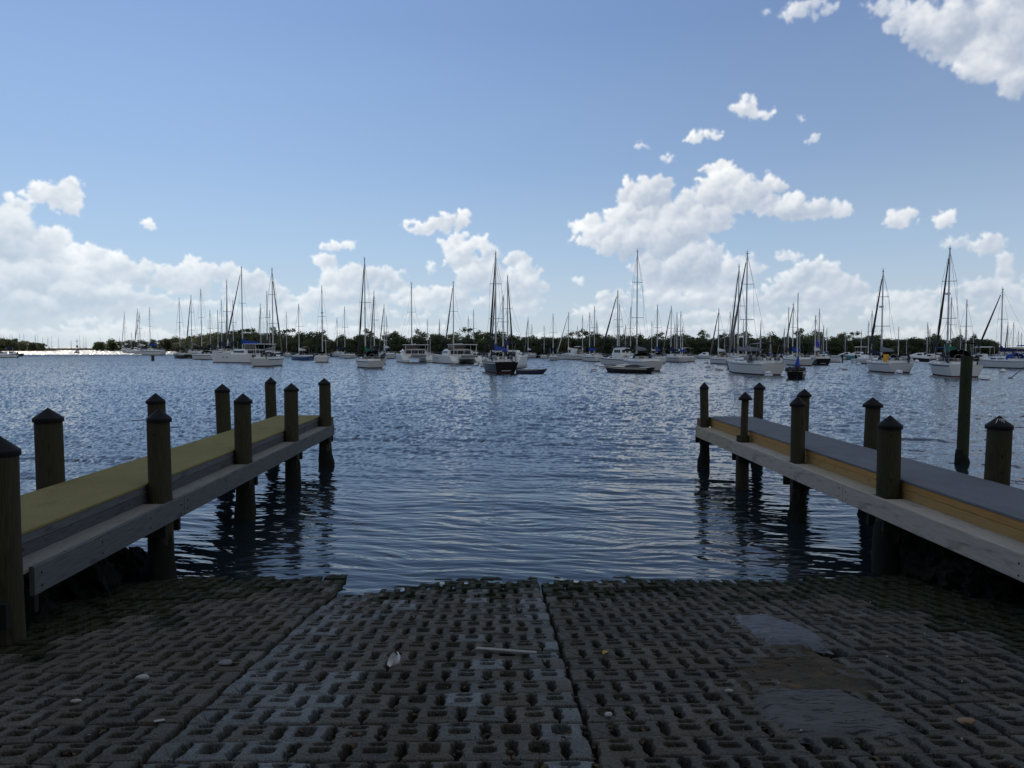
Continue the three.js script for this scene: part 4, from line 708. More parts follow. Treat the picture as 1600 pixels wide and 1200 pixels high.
function hull(L, B, fb, { tw = 0.72, rake = 0.55, counter = 0.35, bow = -0.42 } = {}) {
  const half = (t) => t < 0.6 ? Math.pow(Math.sin(Math.PI / 2 * t / 0.6), 0.72) * B / 2 : B / 2 * (1 - (1 - tw) * ((t - 0.6) / 0.4) ** 1.7);
  const sheer = (t) => fb * (1.26 - 0.60 * t + 0.38 * t * t);
  const z0 = bow * L, pt = (t, v) => {                   // v: 0 the water's edge .. 1 the sheer
    const y = lerp(-0.32, sheer(t), v), k = clamp((y + 0.32) / (sheer(t) + 0.32));
    const flare = lerp(lerp(0.30, 0.62, k), lerp(0.62, 1, Math.pow(k, 0.7)), sstep(0, 0.3, t)) + sstep(0, 0.3, 1 - t) * 0;
    const w = half(t) * (t < 0.3 ? lerp(Math.pow(k, 0.9), flare, sstep(0.0, 0.3, t)) : flare) * (k > 0.985 ? 1 : 1);
    return [w, y, z0 + t * L - rake * (y - sheer(0)) * -1 * (1 - t) ** 4 * 0 - (1 - t) ** 3 * rake * (y / sheer(0)) * 0.9 + counter * t ** 8 * (y / fb) * 0.9];
  };
  const n = 18, m = 7, wl = (t) => 0.44 / (sheer(t) + 0.32);
  const sideG = (v0, v1, s, mm) => grid(n, mm, (u, v) => { const p = pt(u, lerp(v0(u), v1(u), v)); return [s * p[0], p[1], p[2]]; });
  const fan = (v0, v1) => grid(8, 4, (u, v) => { const p = pt(1, lerp(v0, v1, v)); return [p[0] * (u * 2 - 1), p[1], p[2] + 0.10 * (1 - (u * 2 - 1) ** 2)]; });
  const w1 = wl(1);
  return {
    top: merge([sideG(wl, () => 1, 1, m), sideG(wl, () => 1, -1, m), fan(w1, 1)]), bottom: merge([sideG(() => 0, wl, 1, 2), sideG(() => 0, wl, -1, 2), fan(0, w1)]),
    band: (a, b) => merge([sideG(() => a, () => b, 1.012, 1), sideG(() => a, () => b, -1.012, 1)]),
    deck: grid(6, n, (u, v) => { const p = pt(v, 1); return [p[0] * (u * 2 - 1) * 0.995, p[1] + 0.05 * (1 - (u * 2 - 1) ** 2) - 0.01, p[2] + (v > 0.999 ? 0.10 * (1 - (u * 2 - 1) ** 2) : 0)]; }),
    half, sheer, z: (t) => z0 + t * L, edge: (t, ins = 0.06) => { const p = pt(t, 1); return [Math.max(0, p[0] - ins), p[1], p[2]]; },
  };
}
function loftBox(st, closed = true) {                    // stations [z, halfBottom, halfTop, yBottom, yTop]
  const sec = (s) => [[-s[1], s[3]], [-s[2] - (s[1] - s[2]) * 0.35, lerp(s[3], s[4], 0.72)], [-s[2], s[4] - 0.05], [-s[2] + 0.10, s[4]], [0, s[4] + 0.05], [s[2] - 0.10, s[4]], [s[2], s[4] - 0.05], [s[2] + (s[1] - s[2]) * 0.35, lerp(s[3], s[4], 0.72)], [s[1], s[3]]];
  const gs = [grid(8, st.length - 1, (u, v) => { const s = st[Math.round(v * (st.length - 1))], p = sec(s)[Math.round(u * 8)]; return [p[0], p[1], s[0]]; })];
  if (closed) for (const s of [st[0], st.at(-1)]) gs.push(grid(8, 1, (u, v) => { const p = sec(s)[Math.round(u * 8)]; return [p[0], v ? p[1] : s[3], s[0]]; }));
  return merge(gs.map((g) => { const q = g.toNonIndexed(); q.computeVertexNormals(); return q; }));
}
const canopy = (w, l, h, y, z, drop = 0.0) => grid(8, 4, (u, v) => { const a = (u * 2 - 1); return [a * w / 2, y + h * (1 - a * a) - drop * Math.abs(a) ** 6, z + (v - 0.5) * l]; });
const DEG = (h) => -h * R;

function rig(t, o, H, deckY, zm, L, bowPt, sternPt, chainX, mast = 'mast', thick = 1) {
  part(mast, tube([0, deckY, zm], [0, H, zm], 0.105 * thick, 0.070 * thick, 8), BM.alu, t);
  part('masthead', [tube([0, H, zm], [0, H + 0.45, zm], 0.02, 0.012, 4), tube([-0.22, H + 0.2, zm], [0.2, H + 0.2, zm - 0.1], 0.014, 0.014, 4), box(0.16, 0.08, 0.22, 0, H + 0.02, zm)], BM.wire, t);
  const wires = [], n = o.sp || 1, tips = [];
  for (let k = 1; k <= n; k++) { const y = deckY + (H - deckY) * (n === 1 ? 0.56 : k / (n + 1) + 0.04), w = 0.95 - 0.14 * k; part('spreader', tube([-w, y + 0.04, zm + 0.15], [w, y + 0.04, zm + 0.15], 0.034, 0.034, 5), BM.alu, t); tips.push([w, y + 0.04, zm + 0.15]); }
  for (const s of [-1, 1]) { let p = [s * chainX, deckY - 0.1, zm + 0.2]; for (const q of tips) { const e = [s * q[0], q[1], q[2]]; wires.push(tube(p, e, 0.013, 0.013, 4)); p = e; } wires.push(tube(p, [0, H - 0.2, zm], 0.013, 0.013, 4)); wires.push(tube([s * chainX * 0.96, deckY - 0.1, zm - 0.3], [0, tips[0][1] - 0.1, zm], 0.012, 0.012, 4)); }
  if (sternPt) wires.push(tube([0, sternPt[1], sternPt[2]], [0, H - 0.05, zm], 0.012, 0.012, 4));
  const je = o.jibEnd || 0.97;
  if (bowPt) wires.push(tube(bowPt, [0, H * 0.985, zm - 0.05], 0.013, 0.013, 4));
  part('shrouds', wires, BM.wire, t);
  if (bowPt && o.jib) { const a = V(...bowPt), b = V(0, H * je, zm - 0.1), p = a.clone().lerp(b, 0.05), q = a.clone().lerp(b, 0.95), m = p.clone().lerp(q, 0.35); part('furled_jib', [tube(p.toArray(), m.toArray(), 0.075, 0.135, 7), tube(m.toArray(), q.toArray(), 0.135, 0.055, 7)], CLOTH[o.jib], t); }
  if (o.radar) part('radome', [move(new THREE.CylinderGeometry(0.26, 0.26, 0.2, 12), 0, deckY + (H - deckY) * o.radar, zm - 0.36), box(0.08, 0.05, 0.4, 0, deckY + (H - deckY) * o.radar - 0.1, zm - 0.2)], PAINT.white, t);
}
function boomAndCover(t, o, y, z0, len, fat = 1, parentName = 'boom') {
  const b = part(parentName, tube([0, y, z0 + 0.1], [0, y + 0.05, z0 + len], 0.07, 0.055, 8), BM.alu, t);
  if (!o.cover) return;
  part('sail_cover', grid(14, 18, (u, v) => { const a = u * 2 * Math.PI, z = z0 - 0.10 + v * (len + 0.05), h = fat * lerp(v < 0.06 ? 0.9 : 0.62, 0.20, Math.pow(v, 0.6)) * (1 + 0.10 * n2(v * 9 + z0, u * 3)), w = 0.15 * fat * lerp(1.1, 0.7, v); const c = Math.cos(a), s = Math.sin(a); return [w * c * (0.8 + 0.2 * n2(v * 7, u * 4 + 2)), y + 0.05 * v + (s > 0 ? s * h : s * 0.12), z]; }), CLOTH[o.cover], t);
}
function dodger(t, col, w, y, z, big) {
  const h = big ? 1.25 : 0.8, l = big ? 2.3 : 1.15;
  part('dodger', [grid(10, 5, (u, v) => { const a = Math.PI * u, k = v < 0.35 ? 0.86 + 0.4 * v : 1; return [-Math.cos(a) * w / 2 * (Math.abs(Math.cos(a)) > 0.5 ? 1 : 1), y + Math.pow(Math.sin(a), 0.45) * h * k, z + (v - 0.5) * l]; }), grid(10, 1, (u, v) => { const a = Math.PI * u; return [-Math.cos(a) * w / 2 * v * 0.97, y + (v ? Math.pow(Math.sin(a), 0.45) * h * 0.86 : 0), z - l / 2 - (v ? 0 : 0.15)]; })], CLOTH[col], t);
  part('dodger_window', [box(w * 0.56, h * 0.36, 0.02, 0, y + h * 0.50, z - l / 2 - 0.10)], BM.glass, t);
}
function bimini(t, col, w, l, y0, y, z) {
  part('bimini', [canopy(w, l, 0.14, y, z), canopy(w * 0.995, l, 0.13, y - 0.035, z)], CLOTH[col], t);
  const ps = []; for (const s of [-1, 1]) for (const e of [-1, 1]) ps.push(tube([s * w * 0.46, y0, z + e * l * 0.16], [s * w * 0.49, y, z + e * l * 0.46], 0.02, 0.02, 4)); part('bimini_frame', ps, BM.alu, t);
}
function rails(t, h, L, B) {
  const gs = [], pts = [0.14, 0.28, 0.42, 0.56, 0.70, 0.84, 0.985].map((q) => [q, h.edge(q, 0.05)]);
  for (const s of [-1, 1]) { pts.forEach(([q, p], i) => { gs.push(tube([s * p[0], p[1], p[2]], [s * p[0], p[1] + 0.62, p[2]], 0.016, 0.014, 4)); if (i) { const a = pts[i - 1][1]; for (const e of [0.6, 0.32]) gs.push(tube([s * a[0], a[1] + e, a[2]], [s * p[0], p[1] + e, p[2]], 0.011, 0.011, 3)); } }); }
  const b = h.edge(0.985, 0.05), f = h.edge(0.14, 0.05), n = h.edge(0.0, 0);
  for (const e of [0.6, 0.32]) { gs.push(tube([-b[0], b[1] + e, b[2]], [b[0], b[1] + e, b[2]], 0.016, 0.016, 4)); for (const s of [-1, 1]) gs.push(tube([s * f[0], f[1] + e, f[2]], [s * 0.05, n[1] + e, n[2] + 0.1], 0.018, 0.018, 4)); }
  part('guard_rail', gs, BM.alu, t);
}
function gear(t, o, L, B, h, r) {                        // clutter in the cockpit and on the rails
  const b = h.edge(0.97, 0.1), y = b[1];
  const wheel = new THREE.TorusGeometry(0.42, 0.022, 6, 18); part('steering_wheel', [move(wheel, 0, y + 0.55, h.z(0.80)), tube([0, y - 0.2, h.z(0.80)], [0, y + 0.55, h.z(0.79)], 0.05, 0.05, 6)], BM.alu, t);
  part('outboard_motor', [move(new THREE.CapsuleGeometry(0.15, 0.22, 3, 8), b[0] * 0.72, y + 0.62, b[2] + 0.08), box(0.10, 0.5, 0.12, b[0] * 0.72, y + 0.2, b[2] + 0.10)], BM.blackPl, t);
  const g = [], w = [];
  for (let k = 0; k < 7 * o.gear; k++) { const q = 0.72 + 0.25 * r(), p = h.edge(q, 0.15), s = r() < 0.5 ? -1 : 1; (r() < 0.5 ? g : w).push(move(new THREE.IcosahedronGeometry(0.14 + 0.13 * r(), 1).scale(1, 0.8 + r(), 1.1), s * p[0] * (0.65 + 0.3 * r()), p[1] + 0.25 + 0.4 * r(), p[2])); }
  if (g.length) part('deck_gear', g, CLOTH.dark, t); if (w.length) part('fender_bags', w, BM.rubber, t);
  if (o.gear > 1) for (let k = 0; k < 3; k++) { const g2 = new THREE.CylinderGeometry(0.13, 0.13, 0.5, 8); part('fender', move(g2, (k - 1) * b[0] * 0.7, y + 0.35, b[2] + 0.10), PAINT.white, t); }
}
let boatSeed = 300;
function sloop(o, H, kind = 'sloop', parent) {
  const L = o.L, B = L * (o.fat ? 0.335 : 0.30), fb = L * 0.098, t = parent, r = rng(boatSeed++);
  const h = hull(L, B, fb, { tw: 0.70 + 0.16 * r(), counter: 0.2 + 0.5 * r() });
  part('hull', h.top, PAINT[o.hull || 'white'], t);
  part('bottom_paint', h.bottom, r() < 0.3 ? BM.foulRed : BM.foul, t);
  part('sheer_stripe', h.band(0.88, 0.955), PAINT[o.stripe || (o.hull && o.hull !== 'white' ? 'white' : r() < 0.5 ? 'gray' : 'navy')], t);
  part('deck', h.deck, o.hull === 'black' ? BM.teak : BM.deck, t);
  const dy = h.sheer(0.45) + 0.03, c = 0.40, zf = -0.20 * L, zb = 0.20 * L, pilot = kind === 'pilot';
  part('cabin', loftBox([[zf, B * 0.17, B * 0.13, dy - 0.05, dy + 0.22], [zf * 0.45, B * 0.26, B * 0.21, dy - 0.05, dy + c], [zb * 0.5, B * 0.29, B * 0.24, dy - 0.05, dy + c + 0.06], [zb, B * 0.29, B * 0.25, dy - 0.05, dy + c + 0.08]]), PAINT[o.hull === 'black' || o.hull === 'navy' ? 'cream' : 'white'], t);
  for (const s of [-1, 1]) for (const [q, w] of [[-0.05, 0.09], [0.08, 0.10]]) { const g = box(0.025, 0.15, w * L, 0, 0, 0); g.rotateZ(s * 0.16); part('cabin_window', move(g, s * B * (0.263 + q * 0.12), dy + 0.20, q * L), BM.glass, t); }
  part('companionway', box(0.6, 0.55, 0.04, 0, dy + 0.22, zb + 0.02), BM.teak, t);
  part('hatch', chamferBox(0.5, 0.08, 0.5, 0.02, 0, dy + 0.36, zf * 0.55), BM.glass, t);
  if (pilot) {
    part('pilothouse', loftBox([[-0.05 * L, B * 0.24, B * 0.20, dy, dy + 0.95], [0.02 * L, B * 0.30, B * 0.27, dy, dy + 1.65], [0.20 * L, B * 0.30, B * 0.27, dy, dy + 1.65]]), PAINT.white, t);
    for (const s of [-1, 1]) for (const q of [0.055, 0.105, 0.155]) part('pilothouse_window', box(0.03, 0.42, 0.036 * L, s * (B * 0.29 + 0.012), dy + 1.15, q * L), BM.glass, t);
    for (const s of [-1, 1]) part('pilothouse_window', box(0.55, 0.42, 0.03, s * 0.38, dy + 1.15, 0.20 * L + 0.012), BM.glass, t);
  }
  const cy = h.sheer(0.85), co = []; for (const s of [-1, 1]) co.push(box(0.22, 0.34, 0.33 * L, s * B * 0.30, cy + 0.15, 0.375 * L)); co.push(box(B * 0.6, 0.30, 0.2, 0, cy + 0.14, 0.535 * L)); part('cockpit_coaming', co, PAINT.white, t);
  const bowPt = [0, h.sheer(0) + 0.12, h.z(0.01) - 0.35], stern = [0, h.sheer(1) + 0.2, h.z(0.985)];
  rig(t, o, H, dy + 0.3, 0, L, bowPt, stern, B * 0.44, 'mast', o.thin ? 0.9 : 1);
  if (kind !== 'ketch' ? !o.boomless : true) boomAndCover(t, o, dy + 1.25, 0, L * 0.37);
  if (kind === 'ketch') {
    const zm = 0.44 * L, hm = H * o.miz; part('mizzen_mast', tube([0, cy, zm], [0, hm, zm], 0.085, 0.06, 8), BM.alu, t); part('mizzen_spreader', tube([-0.6, hm * 0.66, zm], [0.6, hm * 0.66, zm], 0.03, 0.03, 5), BM.alu, t);
    const w = []; for (const s of [-1, 1]) { w.push(tube([s * B * 0.36, cy, zm], [s * 0.6, hm * 0.66, zm], 0.013, 0.013, 4), tube([s * 0.6, hm * 0.66, zm], [0, hm, zm], 0.013, 0.013, 4)); } w.push(tube([0, hm, zm], [0, H * 0.9, 0], 0.012, 0.012, 4)); part('mizzen_shrouds', w, BM.wire, t);
    boomAndCover(t, o, cy + 1.2, zm, L * 0.22, 0.8, 'mizzen_boom');
    const st = bowPt.slice(); st[2] += 1.6; part('furled_staysail', tube(st, [0, H * 0.72, -0.1], 0.10, 0.06, 6), CLOTH.dark, t);
  }
  if (o.dodger) dodger(t, o.dodger, B * 0.62, dy + 0.12, zb + (o.bigdodger ? 0.9 : 0.25), o.bigdodger);
  if (o.bimini) bimini(t, o.bimini, B * 0.68, L * 0.19, cy + 0.3, cy + 2.0, 0.42 * L);
  rails(t, h, L, B);
  if (o.gear) gear(t, o, L, B, h, r);
  if (o.pole) { const x = B * 0.3, y = h.sheer(1), z = h.z(0.96); part('stern_pole', tube([x, y, z], [x, y + 3.0, z], 0.045, 0.04, 6), PAINT.white, t); part('wind_generator', [move(new THREE.CapsuleGeometry(0.10, 0.34, 3, 8).rotateX(Math.PI / 2), x, y + 3.05, z), tube([x - 0.5, y + 3.1, z - 0.25], [x + 0.5, y + 3.0, z - 0.25], 0.03, 0.03, 4), tube([x - 0.05, y + 3.55, z - 0.25], [x + 0.05, y + 2.55, z - 0.25], 0.03, 0.03, 4)], PAINT[o.pole > 1 ? 'black' : 'white'], t); }
  if (o.ring) part('rescue_float', chamferBox(0.55, 0.85, 0.16, 0.05, -B * 0.36, h.sheer(1) + 0.55, h.z(0.90)), BM.yellow, t);
  part('anchor', [tube([0, bowPt[1] - 0.1, bowPt[2] + 0.2], [0, bowPt[1] - 0.15, bowPt[2] - 0.25], 0.03, 0.03, 4), box(0.3, 0.06, 0.2, 0, bowPt[1] - 0.2, bowPt[2] - 0.2)], BM.alu, t);
  part('mooring_line', path([[0, bowPt[1] - 0.12, bowPt[2] + 0.2], [0.1, 0.5, bowPt[2] - 1.2], [0.1, -0.1, bowPt[2] - 3.0]], 0.022, 4, 8), BM.wire, t);
  part('rudder_step', box(B * 0.28, 0.05, 0.3, 0, 0.28, h.z(1) + 0.12), BM.deck, t);
}
function cat(o, H, t) {
  const L = o.L, B = L * 0.54, hb = L * 0.15, fb = L * 0.115, r = rng(boatSeed++);
  const h = hull(L, hb, fb, { tw: 0.86, rake: 0.25, counter: -1.1 });
  for (const s of [-1, 1]) {
    const x = s * (B - hb) / 2, g = (q) => move(q.clone(), x, 0, 0);
    part('hull', g(h.top), PAINT.white, t); part('bottom_paint', g(h.bottom), BM.foul, t); part('hull_deck', g(h.deck), BM.deck, t);
    for (const q of [0.30, 0.38]) part('hull_window', box(0.03, 0.13, 0.5, x + s * hb * 0.497, fb * 0.72, h.z(q)), BM.glass, t);
    part('stern_step', [box(hb * 0.8, 0.12, 0.5, x, 0.42, h.z(1) - 0.30), box(hb * 0.8, 0.12, 0.5, x, 0.75, h.z(1) - 0.75)], PAINT.white, t);
  }
  const dy = h.sheer(0.6);
  part('bridge_deck', [box(B - hb * 0.9, 0.30, L * 0.55, 0, dy - 0.22, L * 0.24), box(B - hb, 0.45, 0.14, 0, dy - 0.35, L * 0.50)], PAINT.white, t);
  part('cross_beam', tube([-(B - hb) / 2, dy, -0.36 * L], [(B - hb) / 2, dy, -0.36 * L], 0.09, 0.09, 8), BM.alu, t);
  part('bow_net', box(B - hb, 0.02, L * 0.30, 0, dy - 0.05, -0.20 * L), CLOTH.gray, t);
  const ch = o.top ? 1.15 : 1.0, z1 = L * 0.29;
  part('cabin', loftBox([[-L * 0.13, B * 0.24, B * 0.18, dy - 0.1, dy + 0.20], [-L * 0.03, B * 0.36, B * 0.28, dy - 0.1, dy + ch * 0.9], [L * 0.08, B * 0.40, B * 0.33, dy - 0.1, dy + ch], [z1, B * 0.40, B * 0.34, dy - 0.1, dy + ch]]), PAINT.white, t);
  for (const s of [-1, 1]) { const g = box(0.03, 0.34, L * 0.22, 0, 0, 0); g.rotateZ(s * 0.20); part('cabin_window', move(g, s * B * 0.385, dy + ch * 0.56, L * 0.14), BM.glass, t); }
  for (const s of [-1, 0, 1]) part('saloon_window', box(B * 0.19, ch * 0.55, 0.03, s * B * 0.21, dy + ch * 0.50, z1 + 0.02), BM.glass, t);
  const my = dy + ch; rig(t, o, H, my, 0, L, [0, dy + 0.25, -0.40 * L], null, B * 0.47, 'mast', 1.15);
  boomAndCover(t, o, my + (o.fly ? 1.0 : 0.9), 0, L * 0.36, 1.35);
  if (o.top || o.fly) { part('hard_top', [chamferBox(B * 0.74, 0.10, L * 0.26, 0.04, 0, dy + 1.95, L * 0.36)], PAINT.white, t); const p = []; for (const s of [-1, 1]) for (const e of [0.25, 0.47]) p.push(tube([s * B * 0.34, dy, e * L], [s * B * 0.34, dy + 1.95, e * L], 0.05, 0.05, 6)); part('hard_top_post', p, PAINT.white, t); part('cockpit_enclosure', [box(B * 0.66, 0.85, 0.03, 0, dy + 1.45, L * 0.25), box(0.03, 0.8, L * 0.2, B * 0.35, dy + 1.4, L * 0.36), box(0.03, 0.8, L * 0.2, -B * 0.35, dy + 1.4, L * 0.36)], BM.glass, t); }
  if (o.bimini) bimini(t, o.bimini, B * 0.6, L * 0.22, dy, dy + 2.0, L * 0.38);
  if (o.tramp) part('stern_canvas', chamferBox(B * 0.62, 0.42, 0.10, 0.04, 0, dy - 0.02, L * 0.56), CLOTH[o.tramp], t);
  if (o.dinghy) { const g = new THREE.CapsuleGeometry(0.22, 2.3, 4, 10); g.rotateZ(Math.PI / 2); part('davit_dinghy', [move(g.clone(), 0, dy - 0.05, L * 0.60), move(g, 0, dy - 0.05, L * 0.60 + 0.9), box(2.2, 0.06, 0.9, 0, dy - 0.12, L * 0.60 + 0.45)], BM.rubber, t); part('davit', [-0.8, 0.8].map((x) => tube([x, dy + 0.2, L * 0.5], [x, dy + 0.7, L * 0.64], 0.05, 0.05, 5)), BM.alu, t); }
  if (o.pole) part('stern_pole', [tube([B * 0.4, dy, L * 0.5], [B * 0.4, dy + 2.9, L * 0.5], 0.05, 0.04, 6), box(0.5, 0.06, 0.3, B * 0.4, dy + 2.9, L * 0.5)], PAINT.white, t);
  const gs = []; for (const s of [-1, 1]) for (let k = 0; k < 8; k++) { const z = lerp(-0.38, 0.48, k / 7) * L, x = s * (B / 2 - 0.1); gs.push(tube([x, dy, z], [x, dy + 0.62, z], 0.016, 0.014, 4)); if (k) gs.push(tube([x, dy + 0.6, z], [x, dy + 0.6, lerp(-0.38, 0.48, (k - 1) / 7) * L], 0.011, 0.011, 3)); } part('guard_rail', gs, BM.alu, t);
}
function openBoat(o, t, tall) {                          // low day sailer or the little boat with the wrapped sail
  const L = o.L, B = L * 0.36, fb = o.sail ? 0.62 : 0.58, h = hull(L, B, fb, { tw: 0.74, counter: 0.5 });
  part('hull', h.top, PAINT[o.hull], t); part('bottom_paint', h.bottom, BM.foul, t); part('sheer_stripe', h.band(0.80, 0.93), PAINT[o.stripe || 'cream'], t);
  part('deck', h.deck, o.sail ? BM.teak : BM.deck, t);
  part('cuddy', loftBox([[-0.18 * L, B * 0.2, B * 0.15, fb, fb + 0.2], [0.02 * L, B * 0.3, B * 0.25, fb, fb + 0.36], [0.1 * L, B * 0.3, B * 0.25, fb, fb + 0.36]]), o.sail ? PAINT.dark : PAINT.cream, t);
  part('cockpit_cover', grid(10, 6, (u, v) => { const a = u * 2 - 1; return [a * B * 0.34, fb + 0.10 + 0.24 * (1 - a * a) * Math.sin(Math.PI * (0.2 + 0.7 * v)) + 0.06 * n2(u * 5, v * 5), (0.10 + v * 0.36) * L]; }), CLOTH.dark, t);
  if (o.sail) {
    part('mast', tube([0, fb, -0.05 * L], [0, tall, -0.05 * L], 0.06, 0.04, 7), BM.alu, t);
    part('wrapped_sail', grid(12, 16, (u, v) => { const a = u * 6.283, y = lerp(fb + 0.1, 2.0, v), w = lerp(0.36, 0.05, Math.pow(v, 0.8)) * (1 + 0.3 * n2(Math.cos(a) + 5, v * 4)); return [Math.cos(a) * w + 0.12 * v, y, Math.sin(a) * w * 1.2 + 0.2 - 0.3 * v]; }), CLOTH.blue, t);
    part('outboard_motor', [move(new THREE.CapsuleGeometry(0.16, 0.25, 3, 8), 0.15, fb + 0.35, h.z(1) + 0.15), box(0.14, 0.9, 0.16, 0.15, 0.1, h.z(1) + 0.2)], BM.blackPl, t);
    const g = []; const r = rng(4); for (let k = 0; k < 16; k++) g.push(move(new THREE.IcosahedronGeometry(0.10 + 0.12 * r(), 1), (r() - 0.5) * B * 0.8, fb + 0.12 + 0.16 * r(), (r() * 0.7 - 0.15) * L)); part('deck_gear', g, CLOTH.dark, t);
  }
  part('mooring_line', path([[0, fb * 1.2, h.z(0)], [0.1, 0.35, h.z(0) - 0.7], [0.1, -0.1, h.z(0) - 1.6]], 0.03, 4, 8), PAINT.white, t);
}
function motor(o, t) {
  const L = o.L, B = L * 0.34, fb = L * 0.11, h = hull(L, B, fb, { tw: 0.92, counter: -0.1 });
  part('hull', h.top, PAINT[o.hull], t); part('bottom_paint', h.bottom, BM.foul, t); part('deck', h.deck, BM.deck, t);
  part('cabin', loftBox([[-0.22 * L, B * 0.25, B * 0.2, fb, fb + 0.35], [-0.02 * L, B * 0.36, B * 0.3, fb, fb + 0.85], [0.16 * L, B * 0.36, B * 0.32, fb, fb + 0.9]]), PAINT.white, t);
  part('windscreen', [box(B * 0.52, 0.36, 0.03, 0, fb + 0.86, -0.035 * L), ...[-1, 1].map((s) => box(0.03, 0.3, L * 0.12, s * B * 0.345, fb + 0.62, 0.07 * L))], BM.glass, t);
  if (o.top) { part('canopy', canopy(B * 0.75, L * 0.34, 0.12, fb + 2.0, 0.14 * L), CLOTH[o.top], t); part('canopy_frame', [-1, 1].flatMap((s) => [0, 0.28].map((q) => tube([s * B * 0.36, fb, q * L], [s * B * 0.36, fb + 2.05, q * L], 0.03, 0.03, 4))), BM.alu, t); }
  part('outboard_motor', [move(new THREE.CapsuleGeometry(0.2, 0.35, 3, 8), 0, fb + 0.45, h.z(1) + 0.25), box(0.16, 0.9, 0.2, 0, 0.2, h.z(1) + 0.3)], BM.blackPl, t);
  if (o.person) part('signal_mast', [tube([0, fb + 2, 0.1 * L], [0, fb + 6.5, 0.1 * L], 0.12, 0.06, 6), box(0.7, 1.1, 0.6, 0, fb + 2.6, 0.1 * L), box(0.45, 0.5, 0.45, 0, fb + 5.2, 0.1 * L)], PAINT.dark, t);
}
const isKind = { sloop: 'sailboat', ketch: 'ketch', cat: 'catamaran', pilot: 'sailboat', open: 'sailboat', small: 'sailboat' };
for (const [kind, X, Z, H, hd, o, label] of FLEET) {
  const nm = kind === 'cat' ? 'catamaran' : kind === 'ketch' ? 'ketch' : 'sailboat';
  const t = thing(nm, label, isKind[kind], [X, 0, -Z], DEG(hd));
  if (kind === 'cat') cat(o, H, t); else if (kind === 'open' || kind === 'small') openBoat(o, t, H); else sloop(o, H, kind, t);
}
for (const [X, Z, hd, o, label] of MOTORS) motor(o, thing('motorboat', label, 'motorboat', [X, 0, -Z], DEG(hd)));
// the smaller boats behind: copies of a few kinds
{
  const far = [{ L: 9, cover: 'navy', sp: 1 }, { L: 8.5, cover: 'white', jib: 'gray', sp: 1, dodger: 'navy' }, { L: 9.5, hull: 'white', cover: 'blue', sp: 1, bimini: 'white' }, { L: 8, cover: 'gray', jib: 'dark', sp: 2, dodger: 'dark' }, { L: 8.5, hull: 'navy', cover: 'white', sp: 1 }];
  const protos = far.map(() => null), H0 = 11;
  const fleet = (rows, kinds, label, group) => rows.forEach(([X, Z, H, hd], i) => {
    const k = kinds[(i * 7 + 3) % kinds.length];
    let t;
    if (!protos[k]) { t = protos[k] = thing('sailboat', label, 'sailboat'); sloop({ ...far[k] }, H0, 'sloop', t); } else { t = protos[k].clone(); t.name = numbered('sailboat'); scene.add(t); }
    t.userData = { label, category: 'sailboat', group };
    const s = clamp(Math.sqrt(H / H0), 0.7, 1.2); t.position.set(X, 0, -Z); t.rotation.y = DEG(hd); t.scale.set(s, H / H0, s);
  });
  fleet(TREELINE_BOATS, [0, 1, 2, 3, 0, 4], 'small moored sailboat in the far row close before the mangrove treeline', 'far row of sailboats before the treeline');
  fleet(ISLET_BOATS, [1, 2, 3], 'sailboat in the close cluster moored in front of the small islet', 'sailboats clustered by the small islet');
  fleet(DISTANT, [0, 3, 4], 'tiny distant sailboat out on the open bay past the islets', 'distant sailboats past the islets');
}
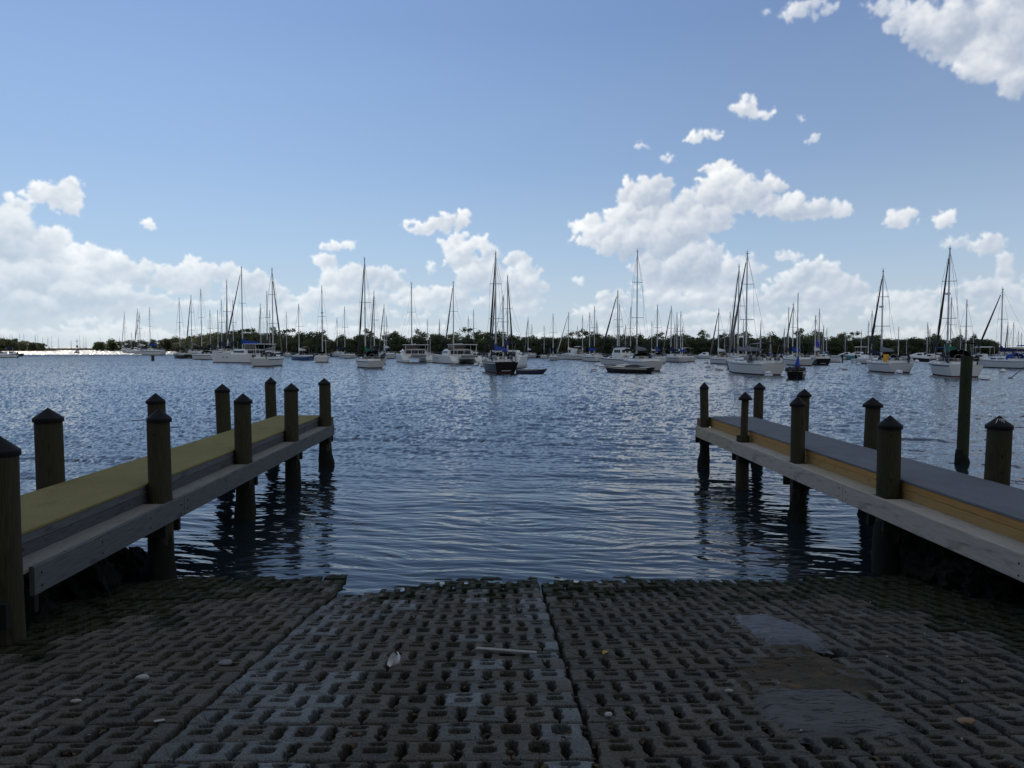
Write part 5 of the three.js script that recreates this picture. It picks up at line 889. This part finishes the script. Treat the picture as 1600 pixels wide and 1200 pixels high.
// mooring buoys and tenders
{
  const proto = thing('mooring_buoy', '', 'buoy');
  part('ball', new THREE.SphereGeometry(0.40, 18, 12), PAINT.white, proto); part('band', move(new THREE.CylinderGeometry(0.405, 0.405, 0.08, 18, 1, true), 0, 0.08, 0), PAINT.blue, proto); part('lifting_eye', move(new THREE.TorusGeometry(0.09, 0.02, 6, 12), 0, 0.45, 0), BM.alu, proto);
  BUOYS.forEach(([X, Z], i) => { const b = i ? proto.clone() : proto; if (i) { b.name = numbered('mooring_buoy'); scene.add(b); } b.position.set(X, 0.06, -Z); b.rotation.set(0.2 * Math.sin(i * 3), i, 0.2 * Math.cos(i * 5)); b.scale.setScalar(0.85 + 0.3 * ((i * 37) % 10) / 10); b.userData = { label: 'white round mooring buoy with blue band floating among the moored boats', category: 'buoy', group: 'white mooring buoys' }; });
  const dg = (name, label, X, Z, hd, L, hullM, rub) => {
    const t = thing(name, label, 'dinghy', [X, 0, -Z], DEG(hd));
    if (rub) { const pts = [[0.55, 0.22, L / 2], [0.6, 0.24, 0], [0.45, 0.28, -L * 0.35], [0, 0.34, -L / 2], [-0.45, 0.28, -L * 0.35], [-0.6, 0.24, 0], [-0.55, 0.22, L / 2]]; part('tube', path(pts, 0.2, 8, 30), hullM, t); part('floor', box(1.0, 0.06, L * 0.8, 0, 0.14, 0), BM.rubber, t); part('transom', box(1.0, 0.34, 0.05, 0, 0.26, L * 0.42), BM.blackPl, t); } else { const h = hull(L, 1.35, 0.42, { tw: 0.8, counter: 0 }); part('hull', h.top, hullM, t); part('bottom_paint', h.bottom, BM.foul, t); part('thwart', [-0.1, 0.25].map((q) => box(1.1, 0.05, 0.25, 0, 0.36, q * L)), BM.teak, t); part('gunwale', h.band(0.94, 1.01), PAINT.cream, t); }
  };
  dg('dinghy', 'navy rowing dinghy trailing behind the black ketch', 3.9, 83.0, 82, 2.9, PAINT.navy, false);
  dg('inflatable_dinghy', 'grey inflatable dinghy tied astern of the blue canvas catamaran', 2.75, 100.5, 60, 2.4, BM.rubber, true);
  const fl = thing('pickup_float', 'small dark mooring float with slanted line at the right edge', 'float', [46.5, 0, -69.0]); part('float_body', new THREE.SphereGeometry(0.16, 10, 8).scale(1.4, 0.7, 1), BM.blackPl, fl); part('line', tube([0, 0, 0], [1.6, 1.3, 0], 0.04, 0.04, 5), BM.wire, fl);
  const fg = thing('blue_flag', 'purple blue burgee cloth in the rigging above the black hulled sailboat', 'flag', [52.9, 0, -126.5]); part('staff', tube([0, 0.5, 0], [0, 4.6, 0], 0.03, 0.03, 5), BM.alu, fg); part('cloth', grid(6, 5, (u, v) => [u * 0.55 - 0.27 + 0.05 * Math.sin(v * 4), 3.0 + v * 1.0 - 0.3 * (u > 0.9 || u < 0.1 ? 1 : 0), 0.1 * Math.sin(u * 6)]), std([0.05, 0.05, 0.45], 0.8), fg);
}
// the cloud, above and ahead of the picture, that keeps the sun off the near water, boats and slip
{
  const alt = 700, off = alt / Math.tan(SUN_EL * R), cx = 60 + off * Math.sin(SUN_AZ * R), cz = 15 - off * Math.cos(SUN_AZ * R);
  const g = grid(96, 40, (u, v) => { const a = u * 2 * Math.PI, b = (v - 0.5) * Math.PI, c = Math.cos(a) * Math.cos(b), s = Math.sin(a) * Math.cos(b), y = Math.sin(b); const e = 1 + 0.09 * fbm(c * 1.5 + 4, s * 1.5 + y, 4); const puff = 1 + 0.35 * fbm(c * 3 + 9, s * 3 + y * 2, 4); return [c * 440 * e, y > 0 ? y * 130 * puff : y * 22, s * 222 * e]; });
  const m = new THREE.MeshPhysicalMaterial({ roughness: 1, transmission: 0.5, thickness: 0, side: THREE.DoubleSide }); m.color.setRGB(0.92, 0.92, 0.93);
  const cl = new THREE.Mesh(g, m); cl.name = 'cloud'; cl.position.set(cx, alt, cz); cl.rotation.y = -11 * R; cl.userData = { kind: 'structure', label: 'cumulus cloud high above the bay' }; scene.add(cl);
}

scene.traverse((o) => { if (o.isMesh) { o.castShadow = true; o.receiveShadow = true; } });
renderer.render(scene, camera);
